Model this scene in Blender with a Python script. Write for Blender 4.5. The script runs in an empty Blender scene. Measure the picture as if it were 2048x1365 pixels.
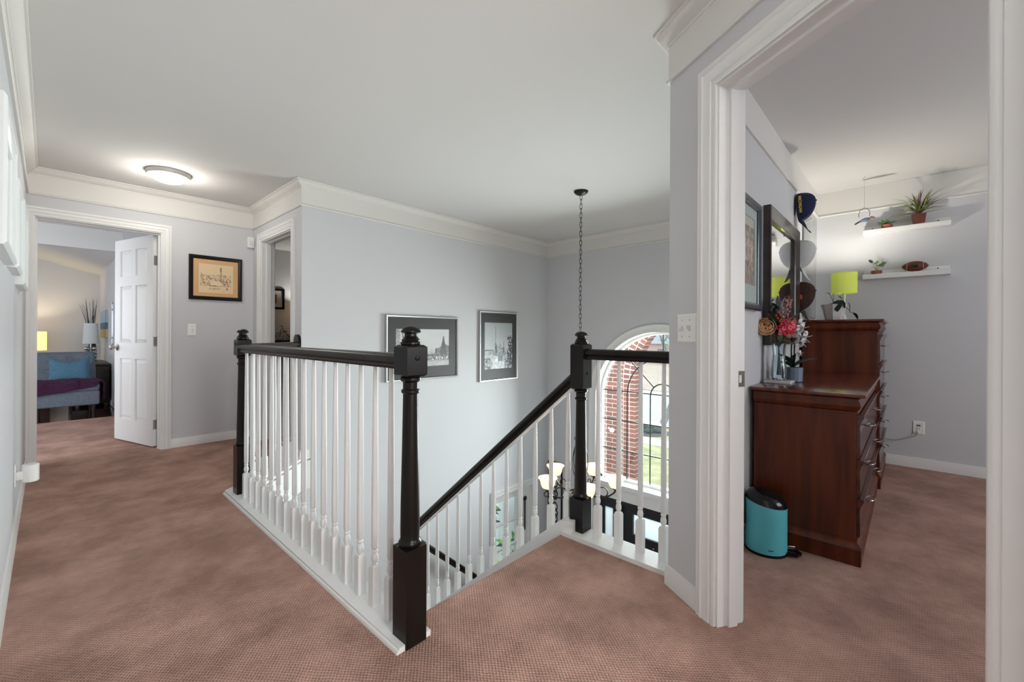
import bpy, bmesh, math, random
from mathutils import Vector, Matrix
sc = bpy.context.scene
col = sc.collection
random.seed(7)
PI = math.pi
CEIL = 2.435
# ------------------------------------------------------------------ camera
YAW, ROLL, EYE = math.radians(47.17), math.radians(0.26), 1.10
_V = Vector((math.sin(YAW), math.cos(YAW), 0)); _R0 = Vector((math.cos(YAW), -math.sin(YAW), 0)); _U0 = Vector((0, 0, 1))
_R = _R0*math.cos(ROLL) + _U0*math.sin(ROLL); _U = _U0*math.cos(ROLL) - _R0*math.sin(ROLL)
cd = bpy.data.cameras.new('camera'); cam = bpy.data.objects.new('camera', cd); col.objects.link(cam)
cam.matrix_world = Matrix(((_R.x, _U.x, -_V.x, 0), (_R.y, _U.y, -_V.y, 0), (_R.z, _U.z, -_V.z, EYE), (0, 0, 0, 1)))
cd.sensor_fit = 'HORIZONTAL'; cd.sensor_width = 36; cd.lens = 859/2048*36; cd.shift_y = -12.5/2048
cd.clip_start = 0.05; cd.clip_end = 300
sc.camera = cam
# ------------------------------------------------------------------ world: overcast winter sky
w = bpy.data.worlds.new('sky'); sc.world = w; w.use_nodes = True
nt = w.node_tree; nt.nodes.clear()
o_ = nt.nodes.new('ShaderNodeOutputWorld'); bg = nt.nodes.new('ShaderNodeBackground')
bg.inputs['Color'].default_value = (0.86, 0.93, 1.0, 1); bg.inputs['Strength'].default_value = 2.2
nt.links.new(bg.outputs[0], o_.inputs[0])
# ------------------------------------------------------------------ exposure
vs = sc.view_settings
vs.view_transform = 'Standard'; vs.look = 'None'; vs.gamma = 1; vs.use_curve_mapping = False
vs.exposure = 0.48
sc.cycles.max_bounces = 10; sc.cycles.diffuse_bounces = 6; sc.cycles.glossy_bounces = 4
sc.cycles.sample_clamp_indirect = 6.0; sc.cycles.caustics_reflective = False; sc.cycles.caustics_refractive = False
# ------------------------------------------------------------------ large lights: daylight entering by the windows, some of them added out of view
def area(name, loc, direction, sx, sy, power, color=(1, 1, 1), spread=180):
    l = bpy.data.lights.new(name, 'AREA'); l.shape = 'RECTANGLE'; l.size = sx; l.size_y = sy; l.energy = power; l.color = color
    l.spread = math.radians(spread)
    o = bpy.data.objects.new(name, l); col.objects.link(o); o.location = loc
    o.rotation_euler = Vector(direction).to_track_quat('-Z', 'Y').to_euler()
    return o
def point(name, loc, power, color=(1, 0.9, 0.75), r=0.04):
    l = bpy.data.lights.new(name, 'POINT'); l.energy = power; l.color = color; l.shadow_soft_size = r
    o = bpy.data.objects.new(name, l); col.objects.link(o); o.location = loc
    return o
DAY = (0.96, 0.98, 1.0)
area('daylight_arched_window', (6.2, 2.2, 0.25), (-1, 0, 0), 1.9, 2.2, 330, DAY)
area('daylight_bedroom_window', (3.0, -2.44, 1.45), (0, 1, -0.05), 1.5, 1.2, 17, DAY)
area('added_light_hall_end', (0.45, -2.64, 1.45), (0, 1, 0), 0.8, 1.2, 46, (1.0, 0.98, 0.96))  # fill for the hall, through a window added behind the camera
area('added_light_sitting_room', (-2.42, 9.6, 1.4), (1, 0, 0), 1.6, 1.2, 6, DAY)  # fill for the sitting area, through an added unseen window
area('added_light_far_bedroom', (-2.42, 6.5, 1.45), (1, 0, 0), 1.2, 1.2, 9, DAY)  # added with its unseen window to brighten the near bedroom
area('daylight_garden_door', (4.4, 6.36, -1.7), (0, -1, 0), 1.5, 1.8, 40, DAY)

# ------------------------------------------------------------------ helpers
def lin(c):
    return tuple((v/255/12.92 if v/255 <= 0.04045 else ((v/255+0.055)/1.055)**2.4) for v in c)
MATS = {}
def mat(name, rgb, rough=0.5, metal=0.0, rgb2=None, nscale=6.0, stretch=None, detail=3.0, bump=0.0, bscale=60.0,
        trans=0.0, emit=None, estr=0.0, coat=0.0, spec=0.5, alpha=1.0, ior=1.45):
    if name in MATS: return MATS[name]
    m = bpy.data.materials.new(name); m.use_nodes = True
    n = m.node_tree.nodes; L = m.node_tree.links; b = n['Principled BSDF']
    c = lin(rgb) + (1,)
    b.inputs['Base Color'].default_value = c
    b.inputs['Roughness'].default_value = rough; b.inputs['Metallic'].default_value = metal
    b.inputs['Specular IOR Level'].default_value = spec; b.inputs['IOR'].default_value = ior
    b.inputs['Transmission Weight'].default_value = trans; b.inputs['Coat Weight'].default_value = coat
    b.inputs['Alpha'].default_value = alpha
    if emit: b.inputs['Emission Color'].default_value = lin(emit)+(1,); b.inputs['Emission Strength'].default_value = estr
    tc = None
    if rgb2 or bump:
        tc = n.new('ShaderNodeTexCoord'); mp = n.new('ShaderNodeMapping'); L.new(tc.outputs['Object'], mp.inputs['Vector'])
        if stretch: mp.inputs['Scale'].default_value = stretch
    if rgb2:
        t = n.new('ShaderNodeTexNoise'); t.inputs['Scale'].default_value = nscale; t.inputs['Detail'].default_value = detail
        L.new(mp.outputs[0], t.inputs['Vector'])
        r = n.new('ShaderNodeValToRGB'); r.color_ramp.elements[0].position = 0.35; r.color_ramp.elements[1].position = 0.68
        r.color_ramp.elements[0].color = c; r.color_ramp.elements[1].color = lin(rgb2)+(1,)
        L.new(t.outputs['Fac'], r.inputs['Fac']); L.new(r.outputs[0], b.inputs['Base Color'])
    if bump:
        t2 = n.new('ShaderNodeTexNoise'); t2.inputs['Scale'].default_value = bscale; t2.inputs['Detail'].default_value = 2
        L.new(mp.outputs[0], t2.inputs['Vector'])
        bp = n.new('ShaderNodeBump'); bp.inputs['Strength'].default_value = bump; bp.inputs['Distance'].default_value = 0.004
        L.new(t2.outputs['Fac'], bp.inputs['Height']); L.new(bp.outputs[0], b.inputs['Normal'])
    MATS[name] = m
    return m
def mat_carpet():
    m = bpy.data.materials.new('carpet'); m.use_nodes = True
    n = m.node_tree.nodes; L = m.node_tree.links; b = n['Principled BSDF']
    b.inputs['Roughness'].default_value = 0.95; b.inputs['Specular IOR Level'].default_value = 0.1
    tc = n.new('ShaderNodeTexCoord')
    big = n.new('ShaderNodeTexNoise'); big.inputs['Scale'].default_value = 2.8; big.inputs['Detail'].default_value = 7; big.inputs['Roughness'].default_value = 0.68
    L.new(tc.outputs['Object'], big.inputs['Vector'])
    r = n.new('ShaderNodeValToRGB'); r.color_ramp.elements[0].position = 0.37; r.color_ramp.elements[1].position = 0.63
    r.color_ramp.elements[0].color = lin((149, 119, 108))+(1,); r.color_ramp.elements[1].color = lin((186, 152, 139))+(1,)
    L.new(big.outputs['Fac'], r.inputs['Fac'])
    # woven loop pattern: rows of small tufts
    mp = n.new('ShaderNodeMapping'); L.new(tc.outputs['Object'], mp.inputs['Vector']); mp.inputs['Rotation'].default_value = (0, 0, 0.0)
    sx = n.new('ShaderNodeSeparateXYZ'); L.new(mp.outputs[0], sx.inputs[0])
    def math_(op, a, bv=None):
        q = n.new('ShaderNodeMath'); q.operation = op
        for k, val in enumerate((a, bv)):
            if val is None: continue
            if isinstance(val, (int, float)): q.inputs[k].default_value = val
            else: L.new(val, q.inputs[k])
        return q.outputs[0]
    wob = n.new('ShaderNodeTexNoise'); wob.inputs['Scale'].default_value = 9; L.new(tc.outputs['Object'], wob.inputs['Vector'])
    wb = math_('MULTIPLY', wob.outputs['Fac'], 5.0)
    fy = math_('ADD', math_('MULTIPLY', sx.outputs['Y'], 2*PI/0.017), wb)
    fx = math_('ADD', math_('MULTIPLY', sx.outputs['X'], 2*PI/0.0135), wb)
    tuft = math_('ADD', math_('MULTIPLY', math_('MULTIPLY', math_('SINE', fy), math_('SINE', fx)), 0.5), 0.5)
    fine = n.new('ShaderNodeTexNoise'); fine.inputs['Scale'].default_value = 160; L.new(tc.outputs['Object'], fine.inputs['Vector'])
    ht = math_('ADD', tuft, math_('MULTIPLY', fine.outputs['Fac'], 0.5))
    mx = n.new('ShaderNodeMix'); mx.data_type = 'RGBA'; mx.blend_type = 'MULTIPLY'
    mx.inputs['Factor'].default_value = 0.72
    rr = n.new('ShaderNodeValToRGB'); rr.color_ramp.elements[0].position = 0.25; rr.color_ramp.elements[1].position = 0.8
    rr.color_ramp.elements[0].color = (0.50, 0.48, 0.47, 1); rr.color_ramp.elements[1].color = (1.25, 1.22, 1.2, 1)
    L.new(ht, rr.inputs['Fac'])
    L.new(r.outputs[0], mx.inputs[6]); L.new(rr.outputs[0], mx.inputs[7]); L.new(mx.outputs[2], b.inputs['Base Color'])
    bp = n.new('ShaderNodeBump'); bp.inputs['Strength'].default_value = 0.6; bp.inputs['Distance'].default_value = 0.006
    L.new(ht, bp.inputs['Height']); L.new(bp.outputs[0], b.inputs['Normal'])
    MATS['carpet'] = m
    return m
def mat_attr(name, rough=0.5, spec=0.4):
    if name in MATS: return MATS[name]
    m = bpy.data.materials.new(name); m.use_nodes = True
    n = m.node_tree.nodes; b = n['Principled BSDF']; a = n.new('ShaderNodeAttribute'); a.attribute_name = 'Col'
    m.node_tree.links.new(a.outputs['Color'], b.inputs['Base Color'])
    b.inputs['Roughness'].default_value = rough; b.inputs['Specular IOR Level'].default_value = spec
    MATS[name] = m
    return m
def mat_shade(name, rgb, emit, estr, tr=0.6):
    m = bpy.data.materials.new(name); m.use_nodes = True
    n = m.node_tree.nodes; L = m.node_tree.links; n.clear()
    o = n.new('ShaderNodeOutputMaterial'); d = n.new('ShaderNodeBsdfDiffuse'); t = n.new('ShaderNodeBsdfTranslucent'); e = n.new('ShaderNodeEmission')
    d.inputs[0].default_value = lin(rgb)+(1,); t.inputs[0].default_value = lin(rgb)+(1,); e.inputs[0].default_value = lin(emit)+(1,); e.inputs[1].default_value = estr
    mx = n.new('ShaderNodeMixShader'); mx.inputs[0].default_value = tr; L.new(d.outputs[0], mx.inputs[1]); L.new(t.outputs[0], mx.inputs[2])
    ad = n.new('ShaderNodeAddShader'); L.new(mx.outputs[0], ad.inputs[0]); L.new(e.outputs[0], ad.inputs[1]); L.new(ad.outputs[0], o.inputs[0])
    MATS[name] = m
    return m
def mat_pane(name, tint=(235, 245, 242), refl=0.12, rough=0.02):
    m = bpy.data.materials.new(name); m.use_nodes = True
    n = m.node_tree.nodes; L = m.node_tree.links; n.clear()
    o = n.new('ShaderNodeOutputMaterial'); t = n.new('ShaderNodeBsdfTransparent'); g = n.new('ShaderNodeBsdfGlossy')
    t.inputs[0].default_value = lin(tint)+(1,); g.inputs[0].default_value = (1, 1, 1, 1); g.inputs['Roughness'].default_value = rough
    mx = n.new('ShaderNodeMixShader'); mx.inputs[0].default_value = refl
    L.new(t.outputs[0], mx.inputs[1]); L.new(g.outputs[0], mx.inputs[2]); L.new(mx.outputs[0], o.inputs[0])
    MATS[name] = m
    return m
mat_carpet()
WALL = mat('wall_paint', (203, 204, 207), 0.75, bump=0.06, bscale=220)
CEILM = mat('ceiling_paint', (214, 213, 211), 0.85)
FRIEZE = mat('frieze_paint', (219, 217, 213), 0.55)
WHITE = mat('white_trim_paint', (226, 226, 225), 0.38)
WHITE2 = mat('white_plastic', (236, 236, 234), 0.35)
BLACK = mat('black_stained_wood', (15, 13, 11), 0.28, rgb2=(27, 22, 19), nscale=9, stretch=(1, 1, 0.15), spec=0.3)
CHERRY = mat('cherry_wood', (72, 29, 13), 0.36, rgb2=(108, 50, 22), nscale=7, stretch=(3.2, 3.2, 0.3), detail=6, spec=0.4)
CHERRYT = mat('cherry_wood_top', (80, 31, 20), 0.22, rgb2=(116, 48, 31), nscale=9, stretch=(0.4, 3.5, 3.5), detail=6, coat=0.4)
CHERRYD = mat('cherry_drawer', (62, 25, 17), 0.25, rgb2=(92, 42, 28), nscale=9, stretch=(0.4, 3.5, 3.5), detail=6, coat=0.4)
CHROME = mat('polished_steel', (200, 202, 208), 0.16, 1.0)
NICKEL = mat('brushed_nickel', (176, 172, 165), 0.32, 1.0)
IRON = mat('dark_bronze_iron', (46, 40, 36), 0.45, 0.6)
GLASS = mat_pane('window_glass')
PICGLASS = mat_pane('picture_glass', (250, 250, 250), 0.03, 0.45)
MIRROR = mat('mirror_silver', (232, 236, 236), 0.02, 1.0)

class MB:
    def __init__(s): s.v = []; s.f = []
    def add(s, vs, fs):
        k = len(s.v); s.v += [tuple(p) for p in vs]; s.f += [tuple(i+k for i in q) for q in fs]; return s
    def box(s, x0, x1, y0, y1, z0, z1):
        v = [(x, y, z) for z in (z0, z1) for y in (y0, y1) for x in (x0, x1)]
        return s.add(v, [(0, 2, 3, 1), (4, 5, 7, 6), (0, 1, 5, 4), (2, 6, 7, 3), (0, 4, 6, 2), (1, 3, 7, 5)])
    def rbox(s, x0, x1, y0, y1, z0, z1, r=0.01, seg=2):
        bm = bmesh.new(); bmesh.ops.create_cube(bm, size=1)
        for q in bm.verts:
            q.co = Vector((x0+(q.co.x+.5)*(x1-x0), y0+(q.co.y+.5)*(y1-y0), z0+(q.co.z+.5)*(z1-z0)))
        bmesh.ops.bevel(bm, geom=list(bm.edges), offset=r, segments=seg, profile=0.6, affect='EDGES')
        bm.verts.index_update()
        s.add([q.co[:] for q in bm.verts], [[a.index for a in q.verts] for q in bm.faces]); bm.free(); return s
    def lathe(s, prof, c=(0, 0, 0), n=20, M=None):
        vs = []; fs = []
        for (r, z) in prof:
            for k in range(n):
                a = 2*PI*k/n; p = Vector((r*math.cos(a), r*math.sin(a), z))
                if M is not None: p = M @ p
                vs.append((p[0]+c[0], p[1]+c[1], p[2]+c[2]))
        for i in range(len(prof)-1):
            for k in range(n):
                k2 = (k+1) % n; fs.append((i*n+k, i*n+k2, (i+1)*n+k2, (i+1)*n+k))
        if prof[0][0] > 1e-5: fs.append(tuple(range(n))[::-1])
        if prof[-1][0] > 1e-5: fs.append(tuple((len(prof)-1)*n+k for k in range(n)))
        return s.add(vs, fs)
    def ell(s, c, r, n=14, m=9, M=None):
        return s.lathe([(max(1e-6, math.sin(PI*i/m)), -math.cos(PI*i/m)) for i in range(m+1)], c, n,
                       (M if M is not None else Matrix.Identity(3)) @ Matrix.Diagonal(Vector(r)))
    def tube(s, pts, r, n=8, closed=False):
        pts = [Vector(p) for p in pts]; m = len(pts); rs = r if isinstance(r, (list, tuple)) else [r]*m
        t0 = (pts[1]-pts[0]).normalized(); up = Vector((0, 0, 1)) if abs(t0.z) < 0.9 else Vector((1, 0, 0))
        u = t0.cross(up).normalized(); vs = []; fs = []
        for i in range(m):
            if closed: t = (pts[(i+1) % m]-pts[i-1]).normalized()
            else: t = (pts[min(i+1, m-1)]-pts[max(i-1, 0)]).normalized()
            u = (u - t*u.dot(t)).normalized(); q = t.cross(u)
            for k in range(n):
                a = 2*PI*k/n; vs.append(pts[i] + (u*math.cos(a)+q*math.sin(a))*rs[i])
        for i in range(m if closed else m-1):
            j = (i+1) % m
            for k in range(n):
                k2 = (k+1) % n; fs.append((i*n+k, i*n+k2, j*n+k2, j*n+k))
        if not closed: fs.append(tuple(range(n))[::-1]); fs.append(tuple((m-1)*n+k for k in range(n)))
        return s.add(vs, fs)
    def prism(s, poly, h0, h1, fn=None):
        """polygon (a, b) extruded from h0 to h1; fn maps (a, b, h) to a point"""
        fn = fn or (lambda a, b, h: (a, b, h)); n = len(poly)
        vs = [fn(a, b, h0) for a, b in poly] + [fn(a, b, h1) for a, b in poly]
        fs = [tuple(range(n))[::-1], tuple(range(n, 2*n))] + [(i, (i+1) % n, n+(i+1) % n, n+i) for i in range(n)]
        return s.add(vs, fs)
    def sweep(s, path, prof, fn=None, closed=False, side=1):
        """profile (offset, height) along a 2D path with mitred corners; fn maps (a, b, height)"""
        fn = fn or (lambda a, b, h: (a, b, h)); P = [Vector(p) for p in path]; m = len(P); n = len(prof); vs = []; fs = []
        for i in range(m):
            d = []
            if i > 0 or closed: d.append((P[i]-P[i-1]).normalized())
            if i < m-1 or closed: d.append((P[(i+1) % m]-P[i]).normalized())
            ns = [Vector((-q.y, q.x))*side for q in d]
            if len(ns) == 2:
                b = (ns[0]+ns[1]); b = b/(b.length**2)*2 if b.length > 1e-6 else ns[0]
            else: b = ns[0]
            for (o, h) in prof: vs.append(fn(P[i].x+b.x*o, P[i].y+b.y*o, h))
        for i in range(m if closed else m-1):
            j = (i+1) % m
            for k in range(n):
                k2 = (k+1) % n; fs.append((i*n+k, j*n+k, j*n+k2, i*n+k2))
        if not closed: fs.append(tuple(range(n))); fs.append(tuple((m-1)*n+k for k in range(n))[::-1])
        return s.add(vs, fs)
    def slab(s, u0, u1, w0, w1, holes, d0, d1, fn):
        """rectangle with rectangular holes as one connected plate; fn(u, w, d)"""
        us = sorted({u0, u1, *[x for h in holes for x in h[:2] if u0 < x < u1]}); ws = sorted({w0, w1, *[x for h in holes for x in h[2:] if w0 < x < w1]})
        full = lambda i, j: 0 <= i < len(us)-1 and 0 <= j < len(ws)-1 and not any(h[0]-1e-6 <= us[i] and us[i+1] <= h[1]+1e-6 and h[2]-1e-6 <= ws[j] and ws[j+1] <= h[3]+1e-6 for h in holes)
        idx = {}; vs = []; fs = []
        def V(i, j, d):
            if (i, j, d) not in idx: idx[(i, j, d)] = len(vs); vs.append(fn(us[i], ws[j], (d0, d1)[d]))
            return idx[(i, j, d)]
        for i in range(len(us)-1):
            for j in range(len(ws)-1):
                if not full(i, j): continue
                fs.append((V(i, j, 0), V(i, j+1, 0), V(i+1, j+1, 0), V(i+1, j, 0))); fs.append((V(i, j, 1), V(i+1, j, 1), V(i+1, j+1, 1), V(i, j+1, 1)))
                for (di, dj, a, b) in ((-1, 0, (i, j), (i, j+1)), (1, 0, (i+1, j+1), (i+1, j)), (0, -1, (i+1, j), (i, j)), (0, 1, (i, j+1), (i+1, j+1))):
                    if not full(i+di, j+dj): fs.append((V(*a, 0), V(*a, 1), V(*b, 1), V(*b, 0)))
        return s.add(vs, fs)
    def grid(s, nx, ny, fn, thick=None):
        vs = [fn(i/nx, j/ny) for j in range(ny+1) for i in range(nx+1)]
        fs = [(j*(nx+1)+i, j*(nx+1)+i+1, (j+1)*(nx+1)+i+1, (j+1)*(nx+1)+i) for j in range(ny) for i in range(nx)]
        return s.add(vs, fs)
    def xf(s, M):
        s.v = [tuple(M @ Vector(p)) for p in s.v]; return s
    def mesh(s, name, mt, smooth=35, off=(0, 0, 0)):
        me = bpy.data.meshes.new(name)
        me.from_pydata([(a-off[0], b-off[1], c-off[2]) for a, b, c in s.v], [], s.f)
        bm = bmesh.new(); bm.from_mesh(me)
        bmesh.ops.recalc_face_normals(bm, faces=bm.faces)
        if smooth:
            lim = math.radians(smooth)
            for q in bm.faces: q.smooth = True
            for e in bm.edges:
                if len(e.link_faces) != 2 or e.calc_face_angle(0) > lim: e.smooth = False
        bm.to_mesh(me); bm.free()
        me.materials.append(mt)
        return me
WP = {}
def tag(o, label=None, cat=None, group=None, kind=None):
    for k, v in (('label', label), ('category', cat), ('group', group), ('kind', kind)):
        if v: o[k] = v
    return o
def obj(name, mb, mt, parent=None, smooth=35, thick=0):
    """link one mesh object; coordinates are world coordinates, brought into the parent's frame"""
    off = WP.get(parent.name, (0, 0, 0)) if parent else (0, 0, 0)
    me = mb.mesh(name, mt, smooth, off) if isinstance(mb, MB) else mb
    o = bpy.data.objects.new(name, me); col.objects.link(o)
    if parent: o.parent = parent; WP[o.name] = off
    if thick:
        md = o.modifiers.new('thickness', 'SOLIDIFY'); md.thickness = thick; md.offset = 0
    return o
def thing(name, label, cat, loc=(0, 0, 0), group=None, kind=None):
    o = bpy.data.objects.new(name, None); col.objects.link(o); o.location = loc; o.empty_display_size = 0.05
    WP[o.name] = tuple(loc)
    return tag(o, label, cat, group, kind)
def struct(name, mb, mt, label, cat, smooth=35):
    return tag(obj(name, mb, mt, None, smooth), label, cat, None, 'structure')
def inst(me, name, parent, M):
    o = bpy.data.objects.new(name, me); col.objects.link(o)
    if parent:
        o.parent = parent; off = WP.get(parent.name, (0, 0, 0)); WP[o.name] = off
        M = Matrix.Translation(Vector(off)*-1) @ M
    o.matrix_local = M
    return o
def TR(x, y, z, rz=0, rx=0, ry=0, s=1):
    return Matrix.Translation((x, y, z)) @ Matrix.Rotation(rz, 4, 'Z') @ Matrix.Rotation(ry, 4, 'Y') @ Matrix.Rotation(rx, 4, 'X') @ Matrix.Scale(s, 4)
def hsh(*a):
    h = 2166136261
    for q in a: h = ((h ^ (int(q) & 0xffff))*16777619) & 0xffffffff; h ^= h >> 13
    return (h & 0xffff)/65535
def raster(name, mt, parent, nx, ny, fn, to3d):
    """flat print: a fine grid whose cells are coloured by a rule; fn(u, v)->rgb (v up), to3d(u, v)"""
    mb = MB().grid(nx, ny, to3d)
    off = WP.get(parent.name, (0, 0, 0))
    me = bpy.data.meshes.new(name); me.from_pydata([(a-off[0], b-off[1], c-off[2]) for a, b, c in mb.v], [], mb.f)
    ca = me.color_attributes.new('Col', 'FLOAT_COLOR', 'CORNER'); buf = []
    for j in range(ny):
        for i in range(nx):
            c = lin(fn((i+.5)/nx, (j+.5)/ny))+(1,); buf += c*4
    ca.data.foreach_set('color', buf)
    me.materials.append(mt)
    o = bpy.data.objects.new(name, me); col.objects.link(o); o.parent = parent; WP[o.name] = off
    return o
def text_mesh(body, size, M, mt, name, parent, ext=0.0008, bold=True):
    cu = bpy.data.curves.new(name, 'FONT'); cu.body = body; cu.size = size; cu.extrude = ext; cu.align_x = 'CENTER'; cu.align_y = 'CENTER'
    if bold: cu.offset = size*0.02
    t = bpy.data.objects.new('tmp', cu); col.objects.link(t)
    dg = bpy.context.evaluated_depsgraph_get(); me = bpy.data.meshes.new_from_object(t.evaluated_get(dg))
    bpy.data.objects.remove(t); bpy.data.curves.remove(cu)
    me.materials.clear(); me.materials.append(mt); me.name = name
    return inst(me, name, parent, M)
# ================================================================== the shell
XW = lambda X, sgn=1: (lambda u, w, d: (X+sgn*d, u, w))       # wall at constant X, u = Y
YW = lambda Y, sgn=1: (lambda u, w, d: (u, Y+sgn*d, w))       # wall at constant Y, u = X
P0 = Vector((1.867, 0.782)); E_ = Vector((-0.521, -0.854)); N_ = Vector((-0.854, 0.521))
AW = lambda s, z, d: (P0.x+E_.x*s+N_.x*d, P0.y+E_.y*s+N_.y*d, z)   # angled wall: s along, d towards the hall
ZF = -2.925
CARPET = MATS['carpet']
# floors
hall = [(-0.245, -2.7), (5.15, -2.7), (5.15, 0.782), (2.05, 0.782), (2.05, 1.40), (0.95, 1.40), (0.95, 3.30), (1.51, 3.875), (1.615, 3.875), (1.615, 5.31), (-0.245, 5.31)]
struct('floor', MB().prism(hall, -0.012, 0), CARPET, 'dusty rose patterned carpet of the upstairs hall and the room on the right', 'floor')
nz = MB(); nz.lathe([(0.02, 0), (0.02, 0.98)], n=16, M=Matrix.Rotation(PI/2, 3, 'Y')); nz.v = [(a+0.95, b+1.40, c-0.02) for a, b, c in nz.v]
struct('floor_nosing', nz, CARPET, 'rounded carpeted edge at the top of the stairs', 'floor')
struct('floor_lower', MB().box(0.9, 5.15, -2.7, 6.4, ZF-0.1, ZF), mat('oak_floor', (120, 84, 56), 0.3, rgb2=(96, 62, 40), nscale=5, stretch=(1, 8, 1)), 'brown wooden floor of the entrance hall below', 'floor')
struct('floor_far_bedroom', MB().box(-2.6, 1.3, 5.31, 7.72, -0.26, 0), CARPET, 'dusty rose carpet inside the far bedroom doorway', 'floor')
struct('floor_sitting_area', MB().box(-2.6, 1.3, 7.72, 11.4, -0.26, -0.012), mat('dark_wood_floor', (44, 26, 18), 0.12, rgb2=(66, 40, 28), nscale=4, stretch=(8, 1, 1), coat=0.5), 'glossy dark wooden floor under the blue chaise', 'floor')
struct('floor_study', MB().box(1.615, 5.1, 4.005, 7.4, -0.26, 0), CARPET, 'carpet of the study behind the narrow doorway', 'floor')
struct('floor_structure', MB().prism(hall, -0.26, -0.012), WHITE, 'white painted edge of the upper floor round the stairwell', 'floor')
# stairs: upper flight, landing, lower flight
RI, RU = 0.195, 0.2286
prof = [(1.40, -0.02)]
for i in range(1, 7): prof += [(1.40+RU*(i-1), -RI*i), (1.40+RU*i, -RI*i)]
prof += [(2.79, -1.365), (3.885, -1.365), (3.885, -1.6), (2.9, -1.6), (1.40, -0.35)]
struct('floor_stairs_upper', MB().prism(prof, 0.95, 1.93, lambda a, b, h: (h, a, b)), CARPET, 'carpeted upper stair flight dropping to the landing', 'stairs')
prof = [(1.93, -1.365)]
for i in range(1, 8): prof += [(1.93+RU*(i-1), -1.365-RI*i), (1.93+RU*i, -1.365-RI*i)]
prof += [(1.93+RU*7, ZF), (1.93, ZF)]
struct('floor_stairs_lower', MB().prism(prof, 2.85, 3.885, lambda a, b, h: (a, h, b)), CARPET, 'carpeted lower stair flight along the picture wall', 'stairs')
st = [(1.345, 0.085), (1.42, 0.072), (2.90, -1.186), (2.90, -1.60), (1.345, -0.26)]
struct('trim_1', MB().prism(st, 1.93, 2.05, lambda a, b, h: (h, a, b)), WHITE, 'white painted stringer under the sloping balustrade', 'stringer')
# walls
struct('wall_left', MB().slab(-2.7, 5.31, 0, CEIL, [], 0, -0.12, XW(-0.125)), WALL, 'pale grey hall wall on the left with white picture frames', 'wall')
struct('wall_far', MB().slab(-0.245, 1.615, 0, CEIL, [(-0.112, 0.753, 0, 2.078)], 0, 0.12, YW(5.19)), WALL, 'pale grey wall at the end of the hall around the open white door', 'wall')
struct('wall_corner', MB().slab(3.885, 5.31, 0, CEIL, [(4.082, 4.948, 0, 2.078)], 0, 0.12, XW(1.495)), WALL, 'short grey wall with the narrow doorway to the study', 'wall')
struct('wall_stair', MB().slab(1.615, 4.95, ZF, CEIL, [(3.86, 4.67, ZF, -0.96)], 0, 0.12, YW(3.885)).box(0.95, 1.615, 3.885, 4.005, ZF, -0.26), WALL, 'tall grey stairwell wall with two black and white photographs', 'wall')
# front wall with arched window and entrance door
WC, WZ, WRg = 2.2, 0.28, 0.865
fw = MB().slab(-2.7, 4.005, ZF, CEIL, [(WC-WRg, WC+WRg, -0.80, WZ+WRg), (1.31, 3.11, ZF, -1.0)], 0, 0.20, XW(4.95))
NA = 24
for sgn in (-1, 1):
    arc = [(WC+sgn*WRg*math.cos(PI/2*k/NA), WZ+WRg*math.sin(PI/2*k/NA)) for k in range(NA+1)]
    for k in range(NA):
        a, b = arc[k], arc[k+1]; t = WZ+WRg
        if abs(b[1]-t) < 1e-6: poly = [a, b, (a[0], t)]
        else: poly = [a, b, (b[0], t), (a[0], t)]
        fw.prism(poly, 0, 0.20, lambda u, q, h: (4.95+h, u, q))
struct('wall_front', fw, WALL, 'tall grey front wall holding the arched window', 'wall')
struct('wall_angled', MB().slab(0, 1.62, 0, CEIL, [(0.258, 1.090, 0, 2.078)], 0, -0.115, AW), WALL, 'grey angled wall with a double light switch beside the bedroom doorway', 'wall')
struct('wall_bedroom', MB().slab(1.885, 4.95, ZF, CEIL, [], 0, 0.13, YW(0.652)), WALL, 'grey bedroom wall with mirror, pictures and caps', 'wall')
struct('wall_right', MB().slab(1.03, 5.15, 0, CEIL, [(2.2, 3.8, 0.8, 2.1)], 0, -0.12, YW(-2.4)), WALL, 'grey bedroom wall with a window, right of the view', 'wall')
struct('wall_passage', MB().slab(-2.7, -0.60, 0, CEIL, [], 0, 0.115, XW(1.03)), WALL, 'grey passage wall behind the viewpoint', 'wall')
struct('wall_back', MB().slab(-0.245, 1.03, 0, CEIL, [(0.05, 0.85, 0.8, 2.1)], 0, -0.12, YW(-2.6)), WALL, 'grey end wall behind the viewpoint with an added window', 'wall')
struct('wall_under_hall', MB().box(0.83, 0.95, 1.40, 4.005, ZF, -0.26), WALL, 'grey wall below the upstairs railing', 'wall')
struct('wall_under_landing', MB().box(0.83, 2.05, 0.66, 0.782, ZF, -0.26), WALL, 'grey wall below the landing', 'wall')
# far bedroom and its sitting area
struct('wall_far_bedroom_right', MB().box(0.66, 0.78, 7.72, 11.42, -0.26, 3.4), WALL, 'blue grey wall beside the sitting area with a canvas', 'wall')
struct('wall_far_bedroom_near', MB().box(1.18, 1.30, 5.31, 7.72, -0.26, CEIL).box(0.66, 1.30, 7.60, 7.72, -0.26, CEIL), WALL, 'grey wall hidden behind the open white door', 'wall')
struct('wall_far_bedroom_end', MB().box(-2.6, 0.66, 11.3, 11.42, -0.26, 3.4), WALL, 'grey end wall behind the blue chaise', 'wall')
struct('wall_far_bedroom_left', MB().slab(5.31, 11.42, -0.26, 3.4, [(8.8, 10.4, 0.8, 2.0), (5.9, 7.1, 0.85, 2.05)], 0, -0.12, XW(-2.5)), WALL, 'grey far bedroom wall with added windows', 'wall')
struct('ceiling_soffit', MB().box(-2.6, 1.3, 7.70, 7.82, 2.175, 3.4), CEILM, 'off-white drop beam between bedroom and sitting area', 'ceiling')
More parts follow.
